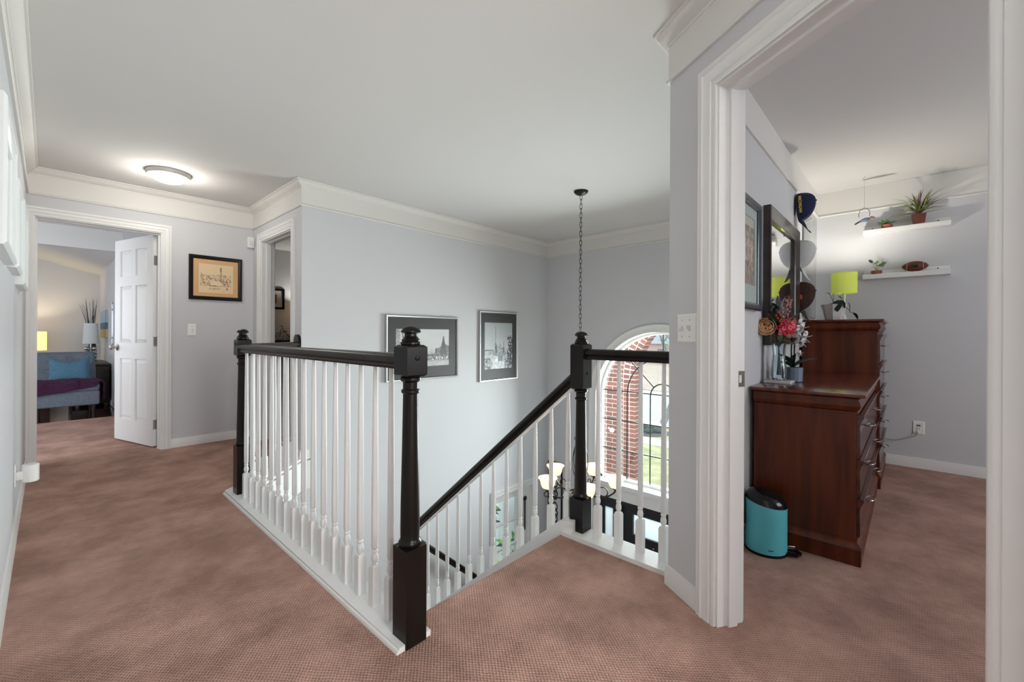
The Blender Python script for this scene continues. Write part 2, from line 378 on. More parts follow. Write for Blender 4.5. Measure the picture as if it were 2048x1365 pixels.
sl = MB().prism([(-2.6, 2.19+0.27*3.26), (0.78, 2.19-0.27*0.12), (0.78, 2.4), (-2.6, 3.4)], 7.82, 11.42, lambda a, b, h: (a, h, b))
struct('ceiling_vault', sl, CEILM, 'sloping off-white ceiling over the sitting area', 'ceiling')
struct('ceiling_far_bedroom', MB().box(-2.6, 1.3, 5.31, 7.70, CEIL, CEIL+0.1), CEILM, 'off-white ceiling just inside the far bedroom', 'ceiling')
# study
struct('wall_study_end', MB().box(1.615, 5.1, 7.36, 7.48, 0, CEIL), WALL, 'grey study wall behind the iron tricycle', 'wall')
struct('wall_study_left', MB().box(1.50, 1.615, 5.31, 7.48, 0, CEIL), WALL, 'grey study wall left of the doorway', 'wall')
struct('wall_study_right', MB().box(5.0, 5.1, 4.005, 7.48, 0, CEIL), WALL, 'grey study wall right of the doorway', 'wall')
struct('ceiling_study', MB().box(1.615, 5.1, 4.005, 7.48, CEIL, CEIL+0.1), CEILM, 'off-white study ceiling', 'ceiling')
# garden room behind the glazed doors downstairs
struct('wall_garden_room', MB().slab(2.9, 5.6, ZF, -0.3, [(3.6, 5.2, ZF+0.05, -0.75)], 0, 0.12, YW(6.4)).box(2.9, 3.0, 4.005, 6.4, ZF, -0.3).box(5.5, 5.6, 4.005, 6.4, ZF, -0.3), WALL, 'pale walls of the garden room behind the glazed doors', 'wall')
struct('ceiling_garden_room', MB().box(2.9, 5.6, 4.005, 6.52, -0.36, -0.27), CEILM, 'white ceiling of the garden room', 'ceiling')
struct('ceiling', MB().box(-0.245, 5.15, -2.72, 5.31, CEIL, CEIL+0.12), CEILM, 'smooth off-white ceiling over hall, stairwell and bedroom', 'ceiling')
# crown moulding and frieze
CR = [(0, 2.374), (0.010, 2.374), (0.012, 2.384), (0.020, 2.388), (0.036, 2.400), (0.048, 2.414), (0.052, 2.422), (0.062, 2.424), (0.064, CEIL-0.001), (0, CEIL-0.001)]
FR = [(0, 2.216), (0.012, 2.216), (0.016, 2.221), (0.016, 2.227), (0.012, 2.232), (0.006, 2.234), (0.006, 2.376), (0, 2.376)]
PE = P0+E_*1.62
cp = [(-0.125, -2.6), (-0.125, 5.19), (1.495, 5.19), (1.495, 3.885), (4.95, 3.885), (4.95, 0.782), (P0.x, P0.y), (PE.x, PE.y), (1.03, -2.4)]
struct('trim_2', MB().sweep(cp, CR, side=-1), FRIEZE, 'white crown moulding running round the hall and stairwell', 'moulding')
struct('trim_3', MB().sweep(cp, FR, side=-1), FRIEZE, 'white frieze board with beaded lower edge under the crown', 'moulding')
FRB = [(0, 2.216), (0.012, 2.216), (0.016, 2.221), (0.016, 2.227), (0.012, 2.232), (0.006, 2.234), (0.006, CEIL-0.001), (0, CEIL-0.001)]
struct('trim_4', MB().sweep([(1.96, 0.652), (4.95, 0.652), (4.95, -2.4)], FRB, side=-1), FRIEZE, 'plain white frieze board round the bedroom on the right', 'moulding')
BB = [(0, 0), (0.014, 0), (0.014, 0.058), (0.009, 0.072), (0.008, 0.082), (0, 0.084)]
def bboard(name, path, label): struct(name, MB().sweep(path, BB, side=-1), WHITE, label, 'baseboard')
bboard('baseboard_left', [(-0.125, -2.6), (-0.125, 5.19)], 'white baseboard along the left hall wall')
bboard('baseboard_far', [(0.79, 5.19), (1.495, 5.19), (1.495, 5.035)], 'white baseboard right of the open door')
bboard('baseboard_corner', [(1.495, 4.0), (1.495, 3.885), (1.56, 3.885)], 'short white baseboard at the study corner')
q = P0+E_*0.2
bboard('baseboard_angled', [(2.0, 0.782), (P0.x, P0.y), (q.x, q.y)], 'white baseboard wrapping the angled wall end')
bboard('baseboard_bedroom', [(1.96, 0.652), (4.95, 0.652), (4.95, -2.4)], 'white baseboard round the bedroom on the right')
bboard('baseboard_sitting', [(0.66, 11.3), (0.66, 7.75)], 'white baseboard in the sitting area')
# ------------------------------------------------------------------ door openings
CAS = [(-0.010, 0), (-0.010, 0.011), (0.0, 0.014), (0.010, 0.012), (0.014, 0.016), (0.045, 0.018), (0.052, 0.023), (0.060, 0.020), (0.073, 0.022), (0.075, 0)]
JMB = [(0.002, 0.0), (-0.018, 0.0), (-0.018, -0.045), (-0.030, -0.045), (-0.030, -0.082), (-0.018, -0.082), (-0.018, -0.118), (0.002, -0.118)]
def U(u0, u1, h): return [(u0, 0), (u0, h), (u1, h), (u1, 0)]
def opening(name, label, u0, u1, h, fn, cas=None, back=True):
    t = thing(name, label, 'doorway', fn((u0+u1)/2, 0, 0), kind='structure')
    c = cas or CAS
    obj('casing', MB().sweep(U(u0, u1, h), c, fn), WHITE, t)
    obj('jamb', MB().sweep(U(u0, u1, h), JMB, fn), WHITE, t)
    if back: obj('inner_casing', MB().sweep(U(u0, u1, h), [(o, -0.118-d) for o, d in c], fn), WHITE, t)
    return t
d1 = opening('door_1', 'white panelled door standing open at the end of the hall', -0.094, 0.735, 2.06, lambda u, w, d: (u, 5.19-d, w),
             [(-0.010, 0), (-0.010, 0.011), (0.0, 0.014), (0.010, 0.012), (0.014, 0.016), (0.038, 0.018), (0.044, 0.023), (0.050, 0.020), (0.060, 0.022), (0.062, 0)])
d2 = opening('door_2', 'narrow white framed doorway to the study by the stairwell', 4.10, 4.93, 2.06, lambda u, w, d: (1.495-d, u, w))
d3 = opening('door_3', 'white framed doorway in the angled wall to the bedroom', 0.278, 1.070, 2.06, AW)
# strike plate on the near jamb
M = Matrix(((E_.x, N_.x, 0), (E_.y, N_.y, 0), (0, 0, 1)))
sp = MB().slab(-0.020, 0.014, 0.905, 0.965, [(-0.010, 0.006, 0.92, 0.95)], 0.0, 0.003, lambda u, w, d: AW(0.296+d, w, -0.100+u))
obj('strike_plate', sp, mat('aged_bronze', (92, 84, 74), 0.4, 0.7), d3)['label'] = 'bronze strike plate on the white jamb'
# six panel leaf of door 1, swung into the far bedroom
LW, LT, LH = 0.745, 0.035, 2.035
ang = math.atan2(0.958, -0.286)
ux, uy = math.cos(ang), math.sin(ang)
HX, HY = 0.678, 5.322
leaf_fn = lambda u, w, d: (HX+ux*u+uy*d, HY+uy*u-ux*d, w+0.012)   # d > 0: towards +X side, camera sees d = 0 side
pan = [(0.11, 0.335, 1.66, 1.92), (0.41, 0.635, 1.66, 1.92), (0.11, 0.335, 0.99, 1.56), (0.41, 0.635, 0.99, 1.56), (0.11, 0.335, 0.22, 0.83), (0.41, 0.635, 0.22, 0.83)]
leaf = obj('door_leaf', MB().slab(0, LW, 0, LH, pan, 0, LT, leaf_fn), WHITE, d1)
for (a, b, c, d) in pan:
    m = 0.038
    vs = [leaf_fn(*q) for q in ((a, c, 0.016), (b, c, 0.016), (b, d, 0.016), (a, d, 0.016), (a+m, c+m, 0.002), (b-m, c+m, 0.002), (b-m, d-m, 0.002), (a+m, d-m, 0.002),
                                (a, c, 0.024), (b, c, 0.024), (b, d, 0.024), (a, d, 0.024))]
    fs = [(4, 5, 6, 7), (0, 1, 5, 4), (1, 2, 6, 5), (2, 3, 7, 6), (3, 0, 4, 7), (8, 11, 10, 9), (0, 8, 9, 1), (1, 9, 10, 2), (2, 10, 11, 3), (3, 11, 8, 0)]
    obj('panel', MB().add(vs, fs), WHITE, leaf, 0)
for z in (0.22, 1.02, 1.80):
    h = MB().slab(0.006, 0.032, z-0.045, z+0.045, [], 0, -0.003, lambda u, w, d: (HX+uy*u+ux*d, HY-ux*u+uy*d, w))
    hg = obj('hinge', h, NICKEL, d1)
    obj('hinge_pin', MB().lathe([(0.006, z-0.048), (0.006, z+0.048)], (HX+uy*0.037, HY-ux*0.037-0.004, 0), 10), NICKEL, hg)
kb = MB(); kx = LW-0.065
Mk = Matrix(((ux, 0, -uy), (uy, 0, ux), (0, 1, 0)))   # lathe axis z -> out of the near face
kc = leaf_fn(kx, 0.94, 0)
kn = obj('door_knob', kb.lathe([(0.033, 0), (0.033, 0.006), (0.012, 0.012), (0.011, 0.03), (0.022, 0.038), (0.028, 0.052), (0.022, 0.064), (0.0001, 0.067)], kc, 20, Mk), NICKEL, leaf)
kn['label'] = 'brushed nickel door knob'
kb2 = MB().lathe([(0.033, 0), (0.033, 0.006), (0.012, 0.012), (0.011, 0.03), (0.022, 0.038), (0.028, 0.052), (0.022, 0.064), (0.0001, 0.067)], leaf_fn(kx, 0.94, LT), 20, Mk @ Matrix.Diagonal(Vector((1, 1, -1))))
obj('door_knob', kb2, NICKEL, leaf)
# simple sashes of unseen windows, built beyond the view to light the rooms
def side_window(name, label, u0, u1, w0, w1, fn):
    t = thing(name, label, 'window', fn((u0+u1)/2, w0, 0), kind='structure')
    obj('window_frame', MB().slab(u0, u1, w0, w1, [(u0+0.05, u1-0.05, w0+0.05, (w0+w1)/2-0.02), (u0+0.05, u1-0.05, (w0+w1)/2+0.02, w1-0.05)], -0.07, -0.11, fn), WHITE, t)
    obj('casing', MB().sweep([(u0, w0), (u0, w1), (u1, w1), (u1, w0)], [(0, 0), (0, 0.018), (0.07, 0.018), (0.07, 0)], fn, closed=True), WHITE, t)
side_window('window_2', 'white sash window of the bedroom on the right, out of view', 2.2, 3.8, 0.8, 2.1, lambda u, w, d: (u, -2.4+d, w))
side_window('window_3', 'white sash window added at the passage end behind the viewpoint', 0.05, 0.85, 0.8, 2.1, lambda u, w, d: (u, -2.6+d, w))
side_window('window_6', 'white sash window added to the far bedroom, left of the view', 5.9, 7.1, 0.85, 2.05, lambda u, w, d: (-2.5+d, u, w))
side_window('window_4', 'white sash window added to the sitting area, left of the view', 8.8, 10.4, 0.8, 2.0, lambda u, w, d: (-2.5+d, u, w))
# ================================================================== balustrades
def chamfer_block(c, h, z0, z1, ch):
    """square block with chamfered ends"""
    x, y = c; v = []; f = []
    for (r, z) in ((h-ch, z0), (h, z0+ch*0.8), (h, z1-ch*0.8), (h-ch, z1)):
        v += [(x-r, y-r, z), (x+r, y-r, z), (x+r, y+r, z), (x-r, y+r, z)]
    for i in range(3):
        for k in range(4): f.append((i*4+k, i*4+(k+1) % 4, i*4+4+(k+1) % 4, i*4+4+k))
    f += [(3, 2, 1, 0), (12, 13, 14, 15)]
    return MB().add(v, f)
def newel(parent, c, zb, zs0, zs1, ztop, plug=None):
    """base block zb..zs0, turned shaft zs0..zs1, upper block zs1..ztop, finial"""
    b = obj('newel_post', chamfer_block(c, 0.0425, zb, zs0, 0.0), BLACK, parent)
    L = zs1-zs0
    sh = [(0.034, zs0-0.002), (0.040, zs0+0.006), (0.041, zs0+0.014), (0.036, zs0+0.022), (0.034, zs0+0.028), (0.0345, zs0+0.06), (0.0335, zs0+0.25*L), (0.030, zs0+0.55*L), (0.027, zs1-0.075),
          (0.027, zs1-0.062), (0.033, zs1-0.056), (0.033, zs1-0.048), (0.027, zs1-0.043), (0.0275, zs1-0.02), (0.037, zs1-0.012), (0.037, zs1-0.004), (0.03, zs1+0.001)]
    obj('turned_shaft', MB().lathe(sh, (c[0], c[1], 0), 28), BLACK, b)
    obj('upper_block', chamfer_block(c, 0.0425, zs1, ztop, 0.010), BLACK, b)
    z = ztop-0.003
    fi = [(0.030, z), (0.037, z+0.006), (0.037, z+0.012), (0.031, z+0.016), (0.033, z+0.021), (0.028, z+0.027), (0.0225, z+0.034), (0.0225, z+0.043), (0.036, z+0.048), (0.0355, z+0.053), (0.029, z+0.063), (0.016, z+0.070), (0.0001, z+0.072)]
    obj('finial', MB().lathe(fi, (c[0], c[1], 0), 28), BLACK, b)
    for (dx, dy, z) in (plug or []):
        n = Vector((dx, dy, 0)); Mp = Matrix(((-dy, 0, dx), (dx, 0, dy), (0, 1, 0)))
        obj('screw_plug', MB().lathe([(0.009, -0.002), (0.009, 0.003), (0.0001, 0.005)], (c[0]+dx*0.0425, c[1]+dy*0.0425, z), 8, Mp), BLACK, b)
    return b
# baluster meshes: square foot, turned vase, tapering round shaft
def baluster_mesh(foot, top, ztop_slope=0.0):
    mb = MB(); h = 0.0176
    v = []; f = []
    for (r, z) in ((h, 0), (h, foot-0.010), (h*0.72, foot)):
        v += [(-r, -r, z), (r, -r, z), (r, r, z), (-r, r, z)]
    for i in range(2):
        for k in range(4): f.append((i*4+k, i*4+(k+1) % 4, i*4+4+(k+1) % 4, i*4+4+k))
    f += [(3, 2, 1, 0), (8, 9, 10, 11)]
    mb.add(v, f)
    p = [(0.0095, foot-0.001), (0.0095, foot+0.004), (0.0135, foot+0.014), (0.0148, foot+0.026), (0.0125, foot+0.038), (0.0095, foot+0.046), (0.0128, foot+0.050), (0.0128, foot+0.056), (0.010, foot+0.060),
         (0.0135, foot+0.068), (0.0138, foot+0.16), (0.0128, foot+0.36), (0.0098, top-0.06), (0.0088, top)]
    mb.lathe(p, n=12)
    return mb.mesh('baluster', WHITE)
RAILP = [(-0.020, 0.0), (0.020, 0.0), (0.024, 0.008), (0.020, 0.016), (0.024, 0.022), (0.031, 0.030), (0.031, 0.042), (0.024, 0.052), (0.012, 0.057), (-0.012, 0.057), (-0.024, 0.052), (-0.031, 0.042), (-0.031, 0.030), (-0.024, 0.022), (-0.020, 0.016), (-0.024, 0.008)]
def rail(p0, p1, prof=RAILP, vert_ends=True):
    """handrail: profile (side, up) between two underside centre points"""
    p0, p1 = Vector(p0), Vector(p1); d = p1-p0; side = Vector((d.y, -d.x, 0)).normalized()
    vs = [p0+side*a+Vector((0, 0, b)) for a, b in prof] + [p1+side*a+Vector((0, 0, b)) for a, b in prof]
    n = len(prof); fs = [(i, (i+1) % n, n+(i+1) % n, n+i) for i in range(n)] + [tuple(range(n))[::-1], tuple(range(n, 2*n))]
    return MB().add(vs, fs)
RZ = 0.973          # underside of the level rails
RX = 0.8875
# long railing of the upstairs hall with its short diagonal return
r1 = thing('hall_railing', 'long hall balustrade with black handrail between two black newels', 'railing', (RX, 2.3, 0))
base = [(0.822, 1.283), (0.953, 1.283), (0.953, 3.30), (1.495, 3.865), (1.495, 4.01), (0.826, 3.45)]
bs = obj('base_board', MB().prism(base, 0.0, 0.020), WHITE, r1)
obj('shoe_moulding', MB().prism([(0.812, 0.0), (0.822, 0.0), (0.822, 0.014), (0.816, 0.012), (0.812, 0.005)], 1.283, 3.44, lambda a, b, h: (a, h, b)), WHITE, bs)
newel(r1, (RX, 1.32), 0.0, 0.342, 0.948, 1.062, [(0, -1, 1.015)])
newel(r1, (RX+0.012, 3.335), 0.0, 0.342, 0.948, 1.062, [(-1, 0, 1.03)])
obj('handrail', rail((RX, 1.355, RZ), (RX, 3.30, RZ)), BLACK, r1)
ha = (RX+0.03, 3.36); hb = (1.488, 3.935)
obj('return_handrail', rail((ha[0], ha[1], RZ), (hb[0], hb[1], RZ)), BLACK, r1)
ros = MB()
pr_ = [(0.052*math.sin(a)*(1.0), 0.062*math.cos(a)) for a in [2*PI*k/24 for k in range(24)]]
ros.prism([(3.945+a, 1.025+b+0.008) for a, b in pr_], 0, 0.022, lambda a, b, h: (1.495-h, a, b))
obj('wall_rosette', ros, BLACK, r1)
bm1 = baluster_mesh(0.162, RZ-0.018)
for k in range(16):
    inst(bm1, 'baluster', r1, TR(RX, 3.205-0.1172*k, 0.020))
for k in range(5):
    t = (k+0.75)/5.4
    inst(bm1, 'baluster', r1, TR(ha[0]+(hb[0]-ha[0])*t, ha[1]+(hb[1]-ha[1])*t, 0.020, PI/4))
# level railing at the top of the stairs
NX2 = 2.0105
r2 = thing('landing_railing', 'short level black and white balustrade in front of the arched window', 'railing', (NX2, 1.1, 0))
obj('base_board', MB().box(1.915, 2.055, 0.792, 1.40, 0, 0.022), WHITE, r2)
newel(r2, (NX2, 1.34), 0.0, 0.200, 0.800, 1.052, [(0, -1, 0.888)])
obj('handrail', rail((NX2, 1.298, RZ-0.006), (NX2, 0.784, RZ-0.006)), BLACK, r2)
for y in (1.229, 1.105, 0.985, 0.866): inst(bm1, 'baluster', r2, TR(NX2, y, 0.022))
# sloping rail down the stairs
SL = 0.855
r3 = thing('stair_railing', 'black handrail sloping down the stairs with white balusters', 'railing', (NX2, 2.1, -0.5))
zr = lambda y: 0.905-0.092 - SL*(y-1.385)
sp_ = [(a, b*1.45) for a, b in RAILP]
obj('handrail', rail((NX2, 1.384, zr(1.384)), (NX2, 2.98, zr(2.98)), sp_), BLACK, r3)
zs = lambda y: 0.072-0.85*(y-1.42)
obj('rail_fillet', rail((NX2, 1.385, zr(1.385)-0.012), (NX2, 2.98, zr(2.98)-0.012), [(-0.016, 0), (0.016, 0), (0.016, 0.02), (-0.016, 0.02)]), WHITE, r3)
Ltop = zr(1.5)-zs(1.5)
bm3 = baluster_mesh(0.150, Ltop+0.004)
for k in range(13):
    y = 1.425+0.1203*k
    inst(bm3, 'baluster', r3, TR(NX2, y, zs(y)-0.012))
nwl = newel(r3, (NX2, 3.01), -1.365, -0.95, -0.72, -0.42)
# wall handrail of the lower flight
r4 = thing('wall_handrail', 'black handrail fixed to the wall along the lower flight', 'handrail', (2.9, 3.81, -1.3))
obj('rail', rail((2.64, 3.80, -0.505-0.69*0.875), (3.62, 3.80, -0.505-1.67*0.875), sp_), BLACK, r4)
for X in (2.75, 3.4):
    zz = -0.505-(X-1.95)*0.875
    obj('bracket', MB().tube([(X, 3.80, zz+0.005), (X, 3.80, zz-0.05), (X, 3.885, zz-0.07)], 0.007), BLACK, r4)
# ================================================================== arched window
w1 = thing('window_1', 'tall arched window with dark leaded lines beside the front door', 'window', (4.95, WC, -0.8), kind='structure')
def archpath(r, z0, n=40): return [(WC-r, z0)] + [(WC-r*math.cos(PI*k/n), WZ+r*math.sin(PI*k/n)) for k in range(n+1)] + [(WC+r, z0)]
FX = lambda u, q, d: (4.95-d, u, q)
obj('casing', MB().sweep(archpath(WRg, -0.80), [(-0.008, 0), (-0.008, 0.012), (0.0, 0.018), (0.02, 0.016), (0.06, 0.022), (0.078, 0.030), (0.088, 0.028), (0.09, 0)], FX), WHITE, w1)
obj('reveal', MB().sweep(archpath(WRg, -0.80), [(0.004, 0), (-0.006, 0), (-0.006, -0.20), (0.004, -0.20)], FX), WHITE, w1)
obj('window_frame', MB().sweep(archpath(WRg, -0.80), [(0, -0.11), (-0.035, -0.11), (-0.035, -0.16), (0, -0.16)], FX), WHITE, w1)
obj('sill', MB().rbox(4.90, 5.12, WC-1.0, WC+1.0, -0.855, -0.792, 0.008), WHITE, w1)
obj('bottom_rail', MB().box(5.06, 5.11, WC-WRg, WC+WRg, -0.80, -0.76), WHITE, w1)
gp = archpath(WRg-0.02, -0.78); 
gm = MB().add([FX(u, q, -0.13) for u, q in gp], [tuple(range(len(gp)))])
obj('glass_pane', gm, GLASS, w1, smooth=0)
LEAD = mat('dark_lead_came', (62, 66, 66), 0.45, 0.3)
def came(pts, r=0.0085): obj('lead_came', MB().tube([FX(u, q, -0.125) for u, q in pts], r, 6), LEAD, w1)
rr_ = WRg-0.02
hz = lambda z: (rr_ if z < WZ else math.sqrt(rr_**2-(z-WZ)**2))
for z in (0.372, -0.012, -0.398): came([(WC-hz(z), z), (WC+hz(z), z)])
zc, ra, rb_ = 0.345, 0.160, 0.472
came([(WC-ra, -0.78)] + [(WC-ra*math.cos(PI*k/14), zc+ra*math.sin(PI*k/14)) for k in range(15)] + [(WC+ra, -0.78)])
came([(WC-rb_, -0.78)] + [(WC-rb_*math.cos(PI*k/24), zc+rb_*math.sin(PI*k/24)) for k in range(25)] + [(WC+rb_, -0.78)])
came([(WC, zc+ra), (WC, WZ+rr_)])
for sg in (-1, 1):
    q = math.sqrt(0.5); tt = 0.79
    came([(WC+sg*ra*q, zc+ra*q), (WC+sg*tt*q, zc+tt*q)])
# ================================================================== front door with side lights
DOORB = mat('black_door_paint', (38, 41, 46), 0.35)
FROST = mat_shade('frosted_glass', (184, 191, 193), (255, 255, 255), 0.0, 0.7)
d4 = thing('door_4', 'black front door with frosted panes below the arched window', 'door', (5.03, 2.2, ZF), kind='structure')
DX = lambda u, q, d: (5.0+d, u, q)
obj('door_frame', MB().slab(1.31, 3.09, ZF, -1.0, [(1.375, 1.60, ZF+0.05, -1.075), (1.70, 2.70, ZF+0.01, -1.075), (2.80, 3.025, ZF+0.05, -1.075)], 0, 0.12, DX), DOORB, d4)
lf = obj('door_leaf', MB().slab(1.70, 2.70, ZF+0.01, -1.075, [(1.84, 2.56, -1.42, -1.16)], 0.035, 0.08, DX), DOORB, d4)
obj('glazing_bead', MB().sweep([(1.84, -1.42), (1.84, -1.16), (2.56, -1.16), (2.56, -1.42)], [(0.0, 0.036), (0.0, 0.020), (0.022, 0.026), (0.022, 0.036)], DX, closed=True), DOORB, lf)
obj('glass_pane', MB().box(5.05, 5.06, 1.84, 2.56, -1.42, -1.16), FROST, lf)
obj('door_viewer', MB().lathe([(0.011, 0), (0.011, 0.008), (0.004, 0.010)], (5.036, 2.291, -1.513), 12, Matrix(((0, 0, -1), (0, 1, 0), (1, 0, 0)))), CHROME, lf)
for (a, b) in ((1.375, 1.60), (2.80, 3.025)):
    sd = obj('side_light', MB().slab(a, b, ZF+0.05, -1.075, [(a+0.045, b-0.06, ZF+0.5, -1.165)], 0.03, 0.07, DX), DOORB, d4)
    obj('glass_pane', MB().box(5.04, 5.05, a+0.045, b-0.06, ZF+0.5, -1.165), FROST, sd)
struct('trim_5', MB().box(4.93, 4.95, 1.22, 3.17, -0.998, -0.862), WHITE, 'white panel between the front door and the arched window', 'trim')
struct('trim_6', MB().box(4.928, 4.95, 3.09, 3.17, ZF, -0.998).box(4.928, 4.95, 1.22, 1.31, ZF, -0.998), WHITE, 'white casing at the sides of the front door', 'trim')
# ================================================================== glazed doors downstairs
d5 = thing('door_5', 'white glazed doors to the garden room at the foot of the stairs', 'door', (4.27, 3.95, ZF), kind='structure')
FY = lambda u, q, d: (u, 3.885-d, q)
obj('casing', MB().sweep([(3.88, ZF), (3.88, -0.98), (4.65, -0.98), (4.65, ZF)], CAS, FY), WHITE, d5)
obj('jamb', MB().sweep([(3.88, ZF), (3.88, -0.98), (4.65, -0.98), (4.65, ZF)], JMB, FY), WHITE, d5)
lites = [(3.955+0.205*i, 4.145+0.205*i, -2.70+0.325*j, -2.40+0.325*j) for i in range(2) for j in range(5)]
l5 = obj('glazed_leaf', MB().slab(3.90, 4.41, ZF+0.01, -1.0, lites, -0.05, -0.09, FY), WHITE, d5)
for (a, b, c, d) in lites: obj('glass_pane', MB().box(a, b, 3.953, 3.957, c, d), GLASS, l5)
l6 = obj('plain_leaf', MB().slab(4.415, 4.63, ZF+0.01, -1.0, [(4.47, 4.575, -2.6, -1.2)], -0.05, -0.09, FY), WHITE, d5)
obj('panel', MB().box(4.47, 4.575, 3.950, 3.965, -2.6, -1.2), WHITE, l6)
pull = thing('hanging_bell_pull', 'dark ornamental pull hanging on the white glazed door downstairs', 'door ornament', (4.52, 3.92, -1.35))
obj('medallion', MB().lathe([(0.028, 0), (0.034, 0.006), (0.03, 0.014), (0.012, 0.02), (0.0001, 0.02)], (4.52, 3.935, -1.18), 16, Matrix(((1, 0, 0), (0, 0, -1), (0, 1, 0)))), IRON, pull)
obj('strap', MB().box(4.511, 4.529, 3.925, 3.934, -1.62, -1.2), IRON, pull)
# garden room content
gr = thing('window_5', 'white framed garden doors behind the glazed doors downstairs', 'window', (4.4, 6.45, ZF), kind='structure')
GY = lambda u, q, d: (u, 6.4-d, q)
obj('window_frame', MB().slab(3.6, 5.2, ZF+0.05, -0.75, [(3.66+0.39*i, 4.01+0.39*i, ZF+0.12+0.42*j, ZF+0.50+0.42*j) for i in range(4) for j in range(5)], -0.04, -0.08, GY), WHITE, gr)
# ================================================================== chandelier on its chain
CX_, CY_ = 3.355, 2.245
ch = thing('chandelier', 'dark bronze five-light chandelier with alabaster bell shades on a long chain', 'chandelier', (CX_, CY_, CEIL))
obj('ceiling_canopy', MB().lathe([(0.066, CEIL), (0.066, CEIL-0.006), (0.058, CEIL-0.018), (0.040, CEIL-0.030), (0.012, CEIL-0.036), (0.0001, CEIL-0.040)], (CX_, CY_, 0), 24), IRON, ch)
lk = []
for k in range(20):
    a = 2*PI*k/20; c_, s_ = math.cos(a), math.sin(a)
    lk.append((0.0105*c_, 0, 0.013*(1 if s_ > 0 else -1)*(1 if abs(s_) > 0.3 else 0) + 0.0125*s_))
lm = MB().tube(lk, 0.0024, 6, closed=True).mesh('chain_link', IRON)
z = CEIL-0.055; k = 0
while z > 0.215:
    inst(lm, 'chain_link', ch, TR(CX_+0.003*math.sin(z*3), CY_, z, YAW*-1+(PI/2 if k % 2 else 0)+0.25)); z -= 0.0425; k += 1
obj('stem', MB().lathe([(0.004, 0.215), (0.009, 0.20), (0.007, 0.17), (0.016, 0.15), (0.010, 0.12), (0.008, -0.12), (0.014, -0.16), (0.026, -0.22), (0.030, -0.28), (0.020, -0.34), (0.028, -0.37), (0.012, -0.40), (0.016, -0.42), (0.0001, -0.45)], (CX_, CY_, 0), 18), IRON, ch)
SHADE = mat_shade('alabaster_glass', (250, 226, 200), (255, 214, 172), 0.55, 0.55)
vr = Vector((math.cos(-YAW), math.sin(-YAW))); vd = Vector((math.sin(YAW), math.cos(YAW)))
for k in range(5):
    th = math.radians(160+72*k); R_ = 0.325
    d2 = vr*math.cos(th) - vd*math.sin(th)
    at_ = lambda r, z: (CX_+d2.x*r, CY_+d2.y*r, z)
    arm = [at_(0.02, -0.30), at_(0.07, -0.355), at_(0.14, -0.385), at_(0.21, -0.385), at_(0.27, -0.365), at_(0.31, -0.335), at_(0.325, -0.305)]
    am = obj('arm', MB().tube(arm, [0.008, 0.008, 0.0085, 0.009, 0.008, 0.007, 0.007], 8), IRON, ch)
    sc_ = [at_(0.21+0.045*math.cos(a)*(1-0.1*a/PI), -0.335+0.045*math.sin(a)*(1-0.1*a/PI)) for a in [-PI/2+PI*1.75*q/14 for q in range(15)]]
    obj('scroll', MB().tube(sc_, [0.007-0.0003*q for q in range(15)], 6), IRON, am)
    up = [at_(0.015+0.05*math.sin(PI*q/10)+0.01, -0.28+0.42*q/10) for q in range(11)] + [at_(0.045, 0.165), at_(0.055, 0.15), at_(0.05, 0.13)]
    obj('upper_scroll', MB().tube(up, 0.0045, 6), IRON, am)
    obj('cup', MB().lathe([(0.010, -0.318), (0.014, -0.305), (0.028, -0.296), (0.030, -0.288)], at_(R_, 0), 16), IRON, am)
    lo = obj('tail_scroll', MB().tube([at_(R_+0.015+0.022*math.cos(a), -0.335+0.022*math.sin(a)) for a in [PI*0.9-PI*1.6*q/12 for q in range(13)]], 0.004, 6), IRON, am)
    shp = [(0.026, -0.288), (0.050, -0.276), (0.062, -0.250), (0.066, -0.225), (0.074, -0.203), (0.088, -0.190), (0.086, -0.188), (0.071, -0.202), (0.063, -0.224), (0.059, -0.250), (0.047, -0.272), (0.020, -0.283)]
    obj('shade', MB().lathe(shp, at_(R_, 0), 28), SHADE, ch)
    obj('bulb', MB().ell(at_(R_, -0.245), (0.018, 0.018, 0.026), 12, 8), mat('lit_bulb', (255, 240, 220), 0.4, emit=(255, 226, 180), estr=10), ch)
    point('chandelier_glow', at_(R_, -0.235), 5.0, (1, 0.86, 0.66), 0.02)
